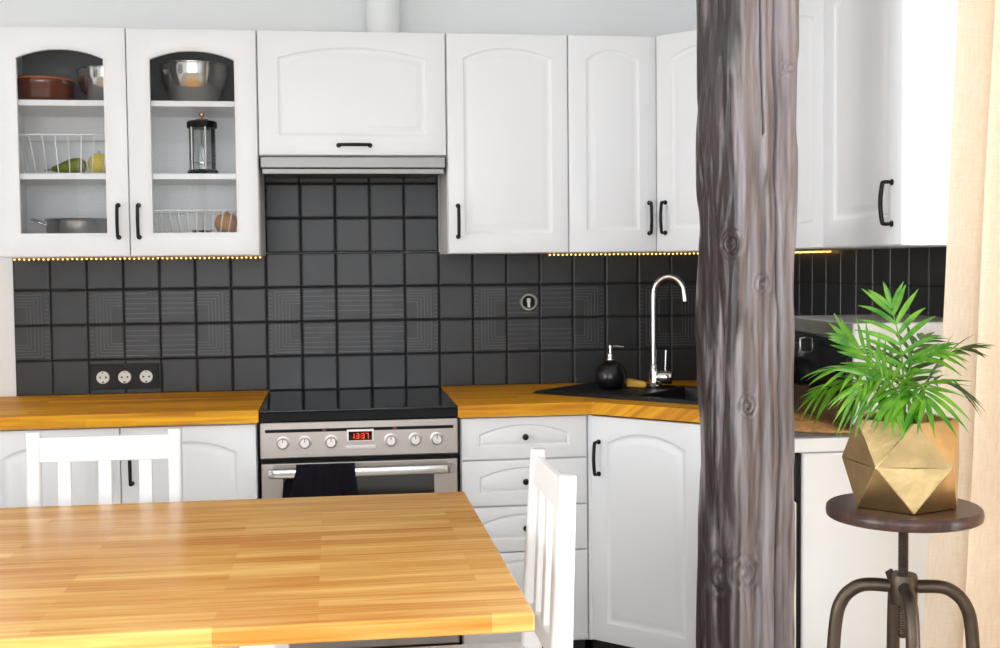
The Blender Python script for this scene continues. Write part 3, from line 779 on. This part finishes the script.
for x in (1.53, 1.84):
    for y in (.03, .44): b = B(); lathe(b, [(.012, -.0035), (.012, .008)], 16, (x, y, 0)); finish('foot', b, 'black', mw)

# ================================================================== TIMBER POST
bm = B(); NA, NZ = 280, 420; s = .0885
Vp = []
for j in range(NZ+1):
    z = ZC*j/NZ; row = []
    sc = 1+.035*math.sin(z*2.1+.6)+.012*math.sin(z*6.3)+.075*(z-1.2)/1.2-.005
    ox_ = .006*math.sin(z*1.6+1)+.003*(z-1.2); oy_ = .005*math.sin(z*2.3)
    for i in range(NA):
        a = 2*PI*i/NA; ca, sa = math.cos(a), math.sin(a)
        k = (abs(ca)**7+abs(sa)**7)**(-1/7)
        r = s*k*sc
        p = Vector((ca*r, sa*r, z))
        nz_ = noise.noise(Vector((p.x*9, p.y*9, z*1.6)))*.0085+noise.noise(Vector((p.x*28, p.y*28, z*4.5+7)))*.0032+noise.noise(Vector((p.x*75, p.y*75, z*9+3)))*.0016
        # hewn facets, knots
        nz_ += .0045*math.tanh(7*noise.noise(Vector((ca*2.2, sa*2.2, z*2.6))))+.0022*math.tanh(8*noise.noise(Vector((ca*5+9, sa*5, z*7))))
        for (ka, kz, kr) in ((R(262), 1.27, .032), (R(222), 1.36, .04), (R(192), .60, .06), (R(236), .62, .05), (R(298), 1.75, .02), (R(240), 1.0, .03)):
            da = (a-ka+PI) % (2*PI)-PI; dd_ = math.hypot(da*r, (z-kz)*.8)
            if dd_ < kr: q = dd_/kr; nz_ += .005*math.cos(q*PI*.5)*math.sin(q*17+1)
        # long drying crack wandering down the front
        cr_ = R(283)+.10*math.sin(z*1.3+.4)+.03*math.sin(z*7)
        da = (a-cr_+PI) % (2*PI)-PI
        if z > .25: nz_ -= .026*math.exp(-(da/.034)**2)*(.75+.25*math.sin(z*3+1))
        cr2 = R(262)+.05*math.sin(z*2)
        da = (a-cr2+PI) % (2*PI)-PI
        if z > 1.6: nz_ -= .014*math.exp(-(da/.016)**2)
        r += nz_
        row.append(bm.verts.new((ca*r+ox_, sa*r+oy_, z)))
    Vp.append(row)
for j in range(NZ):
    for i in range(NA): bm.faces.new((Vp[j][i], Vp[j][(i+1) % NA], Vp[j+1][(i+1) % NA], Vp[j+1][i]))
bm.faces.new(Vp[0]); bm.faces.new(Vp[-1])
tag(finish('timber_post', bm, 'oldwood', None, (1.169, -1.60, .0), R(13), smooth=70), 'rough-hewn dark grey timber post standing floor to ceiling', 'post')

# ================================================================== TABLE
tb_ = thing('dining_table', 'oak butcher-block dining table standing in front of the cooker', 'table', (-.255, -1.795, 0))
b = B(); box(b, -.805, .805, -.548, .548, .7135, .745, .003); finish('tabletop', b, 'table', tb_)
b = B()
for sy in (-1, 1): box(b, -.34, .34, sy*.33-.011, sy*.33+.011, .655, .713)
for sx in (-1, 1): box(b, sx*.34-.011, sx*.34+.011, -.33, .33, .655, .713)
finish('apron', b, 'chair', tb_)
for sx in (-1, 1):
    for sy in (-1, 1):
        b = B(); x, y = sx*.34, sy*.32; box(b, x-.03, x+.03, y-.03, y+.03, 0, .713, .003); finish('leg', b, 'chair', tb_)

# ================================================================== CHAIRS
def chair(label):
    """back rest plane at local y=0 (top), seat towards local -y; width along x"""
    r = thing('dining_chair', label, 'chair', group=None)
    W = .1925; tilt = lambda z: -.06*max(0, z-.45)/.45
    for sx in (-1, 1):
        b = B(); x = sx*(W-.0165)
        P = [(x, -.050, 0), (x, -.028, .2), (x, -.020, .44), (x, -.013, .62), (x, 0, .903)]
        pp = smoothpath(P, 6); sweep(b, pp, 1, 16, flat=[(.034, .033+.014*min(1, max(0, (.9-q_.z)/.4))) for q_ in pp], up=(0, 1, 0)); finish('back_post', b, 'chair', r, smooth=50)
    def rail(z0, z1, y0, y1, t=.018, nm='rail'):
        b = B(); box(b, -W+.030, W-.030, -t/2, t/2, z0, z1, .004)
        for v in b.verts: v.co.y += y0+(y1-y0)*(v.co.z-z0)/(z1-z0)
        return finish(nm, b, 'chair', r)
    rail(.825, .889, -.006, -.001, nm='top_rail'); rail(.512, .556, -.020, -.018, nm='lower_rail')
    for x in (-.101, 0, .101):
        b = B(); box(b, x-.0165, x+.0165, -.007, .007, .550, .830, .003)
        for v in b.verts: v.co.y += -.018+(.013)*(v.co.z-.550)/.28
        finish('slat', b, 'chair', r)
    b = B(); box(b, -W-.005, W+.005, -.43, -.035, .435, .458, .007)
    finish('seat', b, 'chair', r)
    b = B()
    for sx in (-1, 1): box(b, sx*(W-.025)-.01, sx*(W-.025)+.01, -.40, -.06, .375, .4345)
    for y in (-.405, -.065): box(b, -W+.03, W-.03, y-.01, y+.01, .375, .4345)
    finish('seat_frame', b, 'chair', r)
    for sx in (-1, 1):
        b = B(); x = sx*(W-.02); sweep(b, [(x, -.405, 0), (x, -.405, .22), (x, -.405, .4345)], 1, 16, flat=(.036, .036), up=(0, 1, 0)); finish('leg', b, 'chair', r, smooth=50)
    for sx in (-1, 1): b = B(); box(b, sx*(W-.02)-.008, sx*(W-.02)+.008, -.40, -.06, .19, .215); finish('stretcher', b, 'chair', r)
    return r
ca = chair('white slatted wooden chair tucked under the far side of the table'); ca.location = (-.3605, -1.07, 0); ca.rotation_euler = (0, 0, 0)
cb2 = copy_tree(ca); cb2['label'] = 'white slatted wooden chair seen side-on at the right end of the table'
cb2.location = (.682, -1.775, 0); cb2.rotation_euler = (0, 0, R(-90))

# ================================================================== STOOL
SX, SY, SZ = 1.360, -2.000, .828
st = thing('swivel_stool', 'iron swivel stool with dark round wooden seat carrying the palm pot', 'stool', (SX, SY, 0), R(-26))
b = B(); lathe(b, [(0, SZ-.025), (.146, SZ-.025), (.1505, SZ-.022), (.152, SZ-.012), (.1505, SZ-.003), (.147, SZ), (0, SZ)], 72); finish('seat', b, 'darkwood', st, smooth=40)
b = B(); prof = [(0, SZ-.27), (.0075, SZ-.27), (.010, SZ-.262)]
for k in range(46): z = SZ-.26+k*.005; prof += [(.0105, z), (.0092, z+.0025)]
prof += [(.0105, SZ-.03), (.06, SZ-.029), (.06, SZ-.0265), (0, SZ-.0265)]
lathe(b, prof, 24); finish('screw_spindle', b, 'iron', st, smooth=40)
b = B(); ZH = SZ-.165
lathe(b, [(.0112, ZH-.035), (.026, ZH-.035), (.028, ZH-.03), (.028, ZH+.02), (.026, ZH+.025), (.0112, ZH+.025)], 32, closed=True)
sweep(b, [(-.024, -.008, ZH+.01), (-.030, -.012, ZH+.028), (-.022, -.018, ZH+.034)], .005, 8); finish('hub', b, 'iron', st, smooth=40)
for k in range(4):
    a = R(8+90*k); d_ = Vector((math.cos(a), math.sin(a), 0))
    P = [d_*.026+Vector((0, 0, ZH)), d_*.07+Vector((0, 0, ZH+.001)), d_*.096+Vector((0, 0, ZH-.008)), d_*.119+Vector((0, 0, ZH-.033)), d_*.132+Vector((0, 0, ZH-.083)),
         d_*.145+Vector((0, 0, ZH-.25)), d_*.178+Vector((0, 0, .25)), d_*.215+Vector((0, 0, .012))]
    b = B(); pp = smoothpath(P, 7); sweep(b, pp, 1, 16, flat=(.022, .021), up=(0, 0, 1))
    sweep(b, pp, .0135, 10)
    finish('leg', b, 'iron', st, smooth=45)
b = B(); P = [(.185*math.cos(2*PI*i/48), .185*math.sin(2*PI*i/48), .205) for i in range(49)]; sweep(b, P, .007, 10, cap=False); finish('foot_ring', b, 'iron', st, smooth=60)

# ================================================================== POT AND PALM
pm = thing('potted_palm', 'small green palm in a faceted brass pot on the stool', 'potted plant', (SX, SY, SZ+.0008), R(-26))
def pent(r, z, off): return [Vector((r*math.sin(R(off+72*k)), -r*math.cos(R(off+72*k)), z)) for k in range(5)]
b = B()
top, mid, bot = pent(.1035, .178, 11), pent(.1225, .090, -25), pent(.101, 0, 11)
def addr(L): return [b.verts.new(v) for v in L]
T_, M_, B_ = addr(top), addr(mid), addr(bot); b.faces.new(B_)
for k in range(5):
    k1 = (k+1) % 5
    b.faces.new((T_[k], M_[k], M_[k1])); b.faces.new((T_[k], M_[k1], T_[k1]))
    b.faces.new((B_[k], M_[k], M_[k1])); b.faces.new((B_[k], M_[k1], B_[k1]))
Ti = addr(pent(.098, .176, 11)); Tj = addr(pent(.098, .14, 11))
for k in range(5):
    k1 = (k+1) % 5; b.faces.new((T_[k], T_[k1], Ti[k1], Ti[k])); b.faces.new((Ti[k], Ti[k1], Tj[k1], Tj[k]))
es = [e for e in b.edges if len(e.link_faces) == 2]
bmesh.ops.bevel(b, geom=es, offset=.0012, segments=1, affect='EDGES')
finish('pot', b, 'brass', pm)
b = B(); b.faces.new(addr(pent(.0975, .155, 11)))
bmesh.ops.subdivide_edges(b, edges=b.edges[:], cuts=5, use_grid_fill=True)
for v in b.verts: v.co.z += .006*noise.noise(v.co*60)
finish('soil', b, 'soil', pm)
LR = random.Random(11)
def leaflet(bm, p, d, side, L, W, droop=.25, fold=.35):
    d = d.normalized(); up = d.cross(side).normalized()
    side = up.cross(d).normalized(); n_ = 8; rows = []
    g = Vector((0, 0, -1))
    for i in range(n_+1):
        t = i/n_; c = p+d*L*t+g*(droop*L*t*t)
        w_ = W*(math.sin(PI*min(1, (t*.92+.06))**.8))**.9*(1 if t < .5 else (1-(t-.5)**2*1.1)); w_ = max(w_, .0003) if i < n_ else .0003
        rows.append([bm.verts.new(c-side*w_+up*w_*fold), bm.verts.new(c), bm.verts.new(c+side*w_+up*w_*fold)])
    for a, e in zip(rows, rows[1:]):
        for k in range(2): bm.faces.new((a[k], a[k+1], e[k+1], e[k]))
def frond(pts, sidev, n, L, W=.0053, start=.25, ang0=62, ang1=22, droop=.25, mat='leaf', tipfan=True):
    bm = B(); P = smoothpath([Vector(p) for p in pts], 10); N = len(P)
    sweep(bm, P, [.0028*(1-.7*i/N) for i in range(N)], 7)
    for k in range(n):
        t = start+(1-start)*(k/(n-1)); f = t*(N-1); i = min(int(f), N-2); p = P[i].lerp(P[i+1], f-i); tg = (P[i+1]-P[i]).normalized()
        s_ = Vector(sidev); s_ = (s_-tg*s_.dot(tg)).normalized(); a = R(ang0+(ang1-ang0)*k/(n-1)); LL = L*(.72+.42*math.sin(PI*min(1, .15+.8*k/(n-1))))
        nn = tg.cross(s_)
        for sg in (-1, 1):
            aj = a+R(LR.uniform(-7, 7)); d = tg*math.cos(aj)+s_*sg*math.sin(aj)+nn*LR.uniform(-.16, .16)
            leaflet(bm, p, d, nn.cross(d), LL*LR.uniform(.88, 1.08), W*LR.uniform(.85, 1.12), droop*LR.uniform(.5, 1.4))
        if k == n-1: leaflet(bm, p, tg, s_, LL, W, droop)
    return finish('frond', bm, mat, pm, smooth=80)
def q(px, py, b_=0): return ((px-903)/522, -b_, .178+(418-py)/515)
S0 = (.0, 0, .165)
frond([S0, q(902, 380), q(898, 340), q(890, 306)], (1, .15, 0), 8, .092, start=.36, ang0=68, ang1=30, droop=.22, W=.0054)
frond([(-.01, .01, .165), q(888, 385, 0), q(868, 356, .02), q(848, 337, .04)], (.45, .5, .75), 8, .075, start=.35, ang0=50, ang1=20, droop=.05)
frond([(-.02, -.01, .165), q(880, 388, .03), q(850, 378, .06), q(822, 388, .07)], (.1, .8, -.5), 9, .070, start=.3, ang0=62, ang1=30, droop=.45)
frond([(-.015, -.01, .165), q(885, 378, .04), q(858, 365, .07), q(828, 366, .08)], (.1, 1, .15), 9, .068, start=.3, ang0=60, ang1=22, droop=.35)
frond([(.02, .01, .165), q(925, 385, -.03), q(944, 356, -.05), q(964, 350, -.07)], (0, 1, -.35), 9, .075, start=.3, ang0=55, ang1=18, droop=.2, mat='leafd')
frond([(.02, -.01, .165), q(912, 392, .06), q(918, 380, .09), q(923, 392, .125)], (1, .1, .1), 8, .095, start=.45, ang0=70, ang1=28, droop=.30)
frond([(-.01, -.02, .165), q(893, 386, .05), q(876, 372, .09), q(858, 384, .12)], (.5, .6, -.5), 9, .088, start=.3, ang0=66, ang1=30, droop=.45)
frond([(.01, .0, .165), q(908, 370, 0), q(922, 355, .0), q(934, 350, .0)], (-.2, .9, .4), 8, .075, start=.3, ang0=60, ang1=30, droop=.3)
frond([(.02, .02, .165), q(920, 390, .0), q(940, 380, .01), q(958, 388, .02)], (.1, 1, -.3), 9, .070, start=.25, ang0=60, ang1=26, droop=.35, mat='leafd')
frond([(.0, .03, .165), q(900, 385, -.05), q(890, 360, -.10), q(872, 352, -.13)], (.5, .8, .1), 8, .08, start=.3, droop=.3, mat='leafd')
frond([(.0, .03, .165), q(906, 380, -.05), q(912, 350, -.08), q(922, 340, -.12)], (1, .3, 0), 8, .08, start=.3, droop=.2, mat='leafd')
frond([(-.03, .0, .165), q(884, 395, .02), q(868, 388, .05), q(850, 400, .06)], (.3, .9, -.2), 8, .06, start=.3, droop=.4, mat='leafd')
frond([(.0, -.03, .165), q(900, 396, .06), q(898, 386, .10), q(892, 396, .13)], (1, 0, 0), 7, .07, start=.4, droop=.45)

# ================================================================== CURTAIN
ct = thing('curtain', 'cream linen curtain hanging beside the window behind the stool', 'curtain', (1.71, -1.72, 0))
bm = B(); nu, nv = 160, 70
V = []
for j in range(nv+1):
    z = .012+(2.44-.012)*j/nv; f = 1-j/nv; row = []
    for i in range(nu+1):
        u = i/nu; y = -.62*u+ .02*(1-f)
        am = .040+.014*f
        x = am*math.sin(u*2*PI*9-1.3)+.008*math.sin(u*2*PI*17+z*1.2)-.085*math.exp(-(u/.11)**2)+.07*u
        x -= .065*f*math.exp(-(u/.16)**2); y += .045*f*math.exp(-(u/.2)**2)*0
        x += .012+.050*(1-f); x += .006*noise.noise(Vector((u*6, z*1.3, 0)))
        row.append(bm.verts.new((x, y, z)))
    V.append(row)
for j in range(nv):
    for i in range(nu): bm.faces.new((V[j][i], V[j][i+1], V[j+1][i+1], V[j+1][i]))
finish('drape', bm, 'linen', ct, smooth=80)
bm = B(); P = []
b = B(); sweep(b, [(1.74, -1.66, 2.455), (1.74, -4.2, 2.455)], .012, 16)
for y in (-1.70, -4.15): sweep(b, [(1.74, y, 2.455), (XW-.002, y, 2.455)], .007, 10)
tag(finish('curtain_rod', b, 'blackmetal', smooth=50), 'black curtain rod on the right wall above the window', 'curtain rod')

# ================================================================== CONTENTS OF THE GLASS CABINET
Z1, Z2, Z0 = 1.8465, 1.6175, ZB+.0165
dish = thing('casserole_dish', 'round brown glazed casserole dish on the upper shelf of the glass cabinet', 'dish', (-.688, -.185, Z1))
b = B(); lathe(b, [(0, 0), (.082, 0), (.088, .004), (.093, .018), (.0965, .052), (.100, .060), (.1005, .070), (.098, .074), (.0945, .072), (.091, .056), (.087, .02), (.08, .008), (0, .008)], 64)
finish('body', b, 'brown', dish, smooth=40)
b = B(); lathe(b, [(.0985, .0735), (.1005, .0725), (.1015, .076), (.098, .079), (.0945, .076)], 64, closed=True); finish('rim', b, 'glazein', dish, smooth=60)
def steelbowl(lab, loc, s_=1.0):
    r = thing('mixing_bowl', lab, 'bowl', loc)
    b = B(); pr = [(0, 0), (.050, 0), (.052, .003), (.046, .006), (.075, .022), (.098, .055), (.1085, .092), (.110, .098), (.111, .128), (.1155, .1295), (.116, .132), (.112, .1335), (.1085, .131), (.107, .098), (.095, .055), (.072, .025), (.045, .010), (0, .010)]
    lathe(b, [(x*s_, z*s_) for x, z in pr], 72); finish('bowl', b, 'steel2', r, smooth=40); return r
steelbowl('large stainless steel mixing bowl, right-hand of the two on the top shelf', (-.212, -.175, Z1), .99)
steelbowl('stainless steel bowl half hidden by the middle door frame on the top shelf', (-.487, -.170, Z1), .86)
def basket(loc, lab, w_=.32, d_=.20, h_=.122, n=8, feet=0):
    b = B(); ra = .0019; t = .0026
    def rect(z, w2, d2, rr): sweep(b, [(-w2, -d2, z), (w2, -d2, z), (w2, d2, z), (-w2, d2, z), (-w2, -d2, z)], rr, 8)
    W2, D2 = w_/2, d_/2; rect(h_, W2, D2, t); rect(.0035, W2*.86, D2*.86, ra*1.2)
    for k in range(n+1):
        x = -W2+w_*k/n; xb = x*.86
        sweep(b, [(x, -D2, h_), (xb, -D2*.86, .0035), (xb, D2*.86, .0035), (x, D2, h_)], ra, 6)
    for k in range(1, 5):
        y = -D2+d_*k/5; sweep(b, [(-W2, y, h_), (-W2*.86, y*.86, .0035), (W2*.86, y*.86, .0035), (W2, y, h_)], ra, 6)
    if feet:
        for sx in (-1, 1):
            for sy in (-1, 1): sweep(b, [(sx*W2*.7, sy*D2*.7, .0035), (sx*W2*.72, sy*D2*.72, -feet)], t, 6)
            sweep(b, [(sx*W2*.7, -D2*.8, .0035), (sx*W2*.7, D2*.8, .0035)], ra, 6)
    return tag(finish('wire_basket', b, 'wire', None, loc, smooth=60), lab, 'basket')
basket((-.597, -.165, Z2+.001), 'white wire basket holding the green pear on the middle shelf', h_=.125)
basket((-.205, -.165, Z0+.0535), 'low white wire basket at the bottom of the right-hand glass door', w_=.34, h_=.078, n=12, feet=.053)
# pear, lying down
pr = thing('pear', 'green pear lying in the wire basket behind the left glass door', 'fruit', (-.612, -.175, Z2+.0305))
b = B(); lathe(b, [(0, -.052), (.014, -.050), (.025, -.038), (.0275, -.022), (.026, -.006), (.020, .014), (.0135, .034), (.010, .048), (.006, .056), (0, .057)], 32)
b.transform(Matrix.Rotation(R(-97), 4, 'Y')); finish('flesh', b, 'pear', pr, smooth=60)
b = B(); sweep(b, smoothpath([(-.055, 0, -.007), (-.066, .001, -.009), (-.078, .0, -.009)], 4), .0018, 8); finish('stem', b, 'stem', pr)
b = B(); lathe(b, [(0, -.036), (.012, -.035), (.026, -.026), (.034, -.010), (.0345, .006), (.029, .022), (.018, .031), (.006, .034), (0, .033)], 32)
lm = thing('yellow_apple', 'yellow fruit beside the green pear in the wire basket', 'fruit', (-.520, -.175, Z2+.041)); finish('flesh', b, 'lemon', lm, smooth=60)
b = B(); sweep(b, [(0, 0, .033), (.001, 0, .042)], .0014, 8); finish('stem', b, 'stem', lm)
# frying pan
fp = thing('cooking_pan', 'stainless steel pan at the bottom behind the left glass door', 'pan', (-.585, -.170, Z0))
b = B(); lathe(b, [(0, 0), (.096, 0), (.101, .004), (.105, .050), (.106, .098), (.110, .104), (.1115, .107), (.109, .108), (.104, .100), (.102, .050), (.097, .007), (0, .007)], 64); finish('body', b, 'steel2', fp, smooth=40)
b = B(); sweep(b, smoothpath([(-.104, -.02, .088), (-.125, -.026, .098), (-.147, -.018, .106), (-.150, 0, .107), (-.147, .018, .106), (-.125, .026, .098), (-.104, .02, .088)], 6), .0042, 10); finish('handle', b, 'steel2', fp, smooth=60)
# french press
fr = thing('french_press', 'glass cafetiere with black base and copper lid on the middle shelf', 'cafetiere', (-.191, -.170, Z2))
b = B(); lathe(b, [(0, 0), (.050, 0), (.052, .004), (.048, .020), (.044, .022), (0, .022)], 40); finish('base', b, 'black', fr, smooth=40)
b = B(); lathe(b, [(.0425, .0225), (.0425, .158), (.0405, .158), (.0405, .0225)], 40, closed=True); finish('glass_jug', b, 'jar', fr, smooth=40)
b = B()
for a in (228, 288, 100): x, y = .0455*math.cos(R(a)), .0455*math.sin(R(a)); sweep(b, [(x, y, .021), (x, y, .160)], .0030, 8)
finish('frame_rod', b, 'knob', fr, smooth=50)
b = B(); lathe(b, [(0, .158), (.047, .158), (.049, .161), (.0485, .177), (.043, .181), (0, .182)], 40); finish('lid', b, 'black', fr, smooth=40)
b = B(); lathe(b, [(0, .1825), (.022, .1825), (.020, .187), (.004, .189), (.0035, .197), (.009, .199), (.0095, .205), (.005, .209), (0, .2095)], 28); finish('lid_knob', b, 'copper', fr, smooth=50)
b = B(); sweep(b, [(0, 0, .045), (0, 0, .158)], .002, 8); lathe(b, [(0, .042), (.038, .042), (.038, .045), (0, .045)], 32); finish('plunger', b, 'steel2', fr, smooth=40)
# onion
on = thing('onion', 'brown-skinned onion in the lower wire basket', 'onion', (-.118, -.175, Z0+.0535+.0365))
b = B(); lathe(b, [(0, -.034), (.012, -.034), (.030, -.024), (.0395, -.004), (.0375, .014), (.027, .028), (.012, .034), (.004, .037), (0, .038)], 40); finish('bulb', b, 'onion', on, smooth=60)
b = B(); sweep(b, smoothpath([(.0, 0, .036), (.002, .001, .040), (.005, 0, .043)], 4), .0022, 8); finish('neck', b, 'stem', on)
b = B()
sweep(b, smoothpath([(-.032, 0, .001), (-.01, .004, .003), (.015, -.002, .001), (.036, .003, .004)], 5), [.004+.0015*math.sin(i*.9) for i in range(16)], 10)
tag(finish('dried_chilli', b, 'brown', None, (-.196, -.185, Z0+.0535+.0100), smooth=60), 'small dried reddish-brown pod beside the onion', 'chilli')

# ================================================================== CAMERA
yaw, pit, rol = .1348, -.0494, -.0099
cyw, syw = math.cos(yaw), math.sin(yaw); A = Matrix(((cyw, -syw, 0), (syw, cyw, 0), (0, 0, 1)))
c_, s_ = math.cos(pit), math.sin(pit); Bm = Matrix(((1, 0, 0), (0, c_, s_), (0, -s_, c_)))
RT = (Bm @ A).transposed(); c_, s_ = math.cos(rol), math.sin(rol)
Xc, Yc, Zc = RT @ Vector((c_, 0, s_)), RT @ Vector((-s_, 0, c_)), RT @ Vector((0, -1, 0))
cam = bpy.data.cameras.new('camera'); co = bpy.data.objects.new('camera', cam); COL.objects.link(co)
m = Matrix((Xc, Yc, Zc)).transposed().to_4x4(); m.translation = Vector((.2306, -4.306, 1.3215)); co.matrix_world = m
cam.sensor_width = 36; cam.lens = 1220.6/1000*36; cam.clip_start = .05
S.camera = co

# ================================================================== LIGHT
def area(name, loc, rot, sx, sy, power, col=(1, 1, 1)):
    l = bpy.data.lights.new(name, 'AREA'); l.shape = 'RECTANGLE'; l.size = sx; l.size_y = sy; l.energy = power; l.color = col
    o = bpy.data.objects.new(name, l); COL.objects.link(o); o.location = loc; o.rotation_euler = rot; return o
area('window_daylight', (XW+.30, (WY0+WY1)/2, (WZ0+WZ1)/2), (0, R(90), 0), WZ1-WZ0, WY1-WY0, 180, (.98, .985, 1))
area('rear_window_daylight', (-.25, YR-.25, 1.45), (R(-90), 0, R(180)), 2.9, 1.7, 66, (.88, .945, 1))
area('added_left_fill', (XL-.25, -3.75, 1.4), (0, R(-90), 0), 1.8, 2.3, 130, (.90, .955, 1))  # added fill light for the lower and right-hand cabinet fronts
wd = bpy.data.worlds.new('sky'); S.world = wd; wd.use_nodes = True
bg = wd.node_tree.nodes['Background']; bg.inputs[0].default_value = (.93, .96, 1, 1); bg.inputs[1].default_value = 2.0
S.view_settings.view_transform = 'Standard'; S.view_settings.look = 'None'; S.view_settings.gamma = 1
S.view_settings.exposure = 0; S.view_settings.use_curve_mapping = False
S.cycles.use_denoising = True
S.cycles.max_bounces = 10; S.cycles.diffuse_bounces = 5; S.cycles.transparent_max_bounces = 12
S.cycles.sample_clamp_indirect = 8
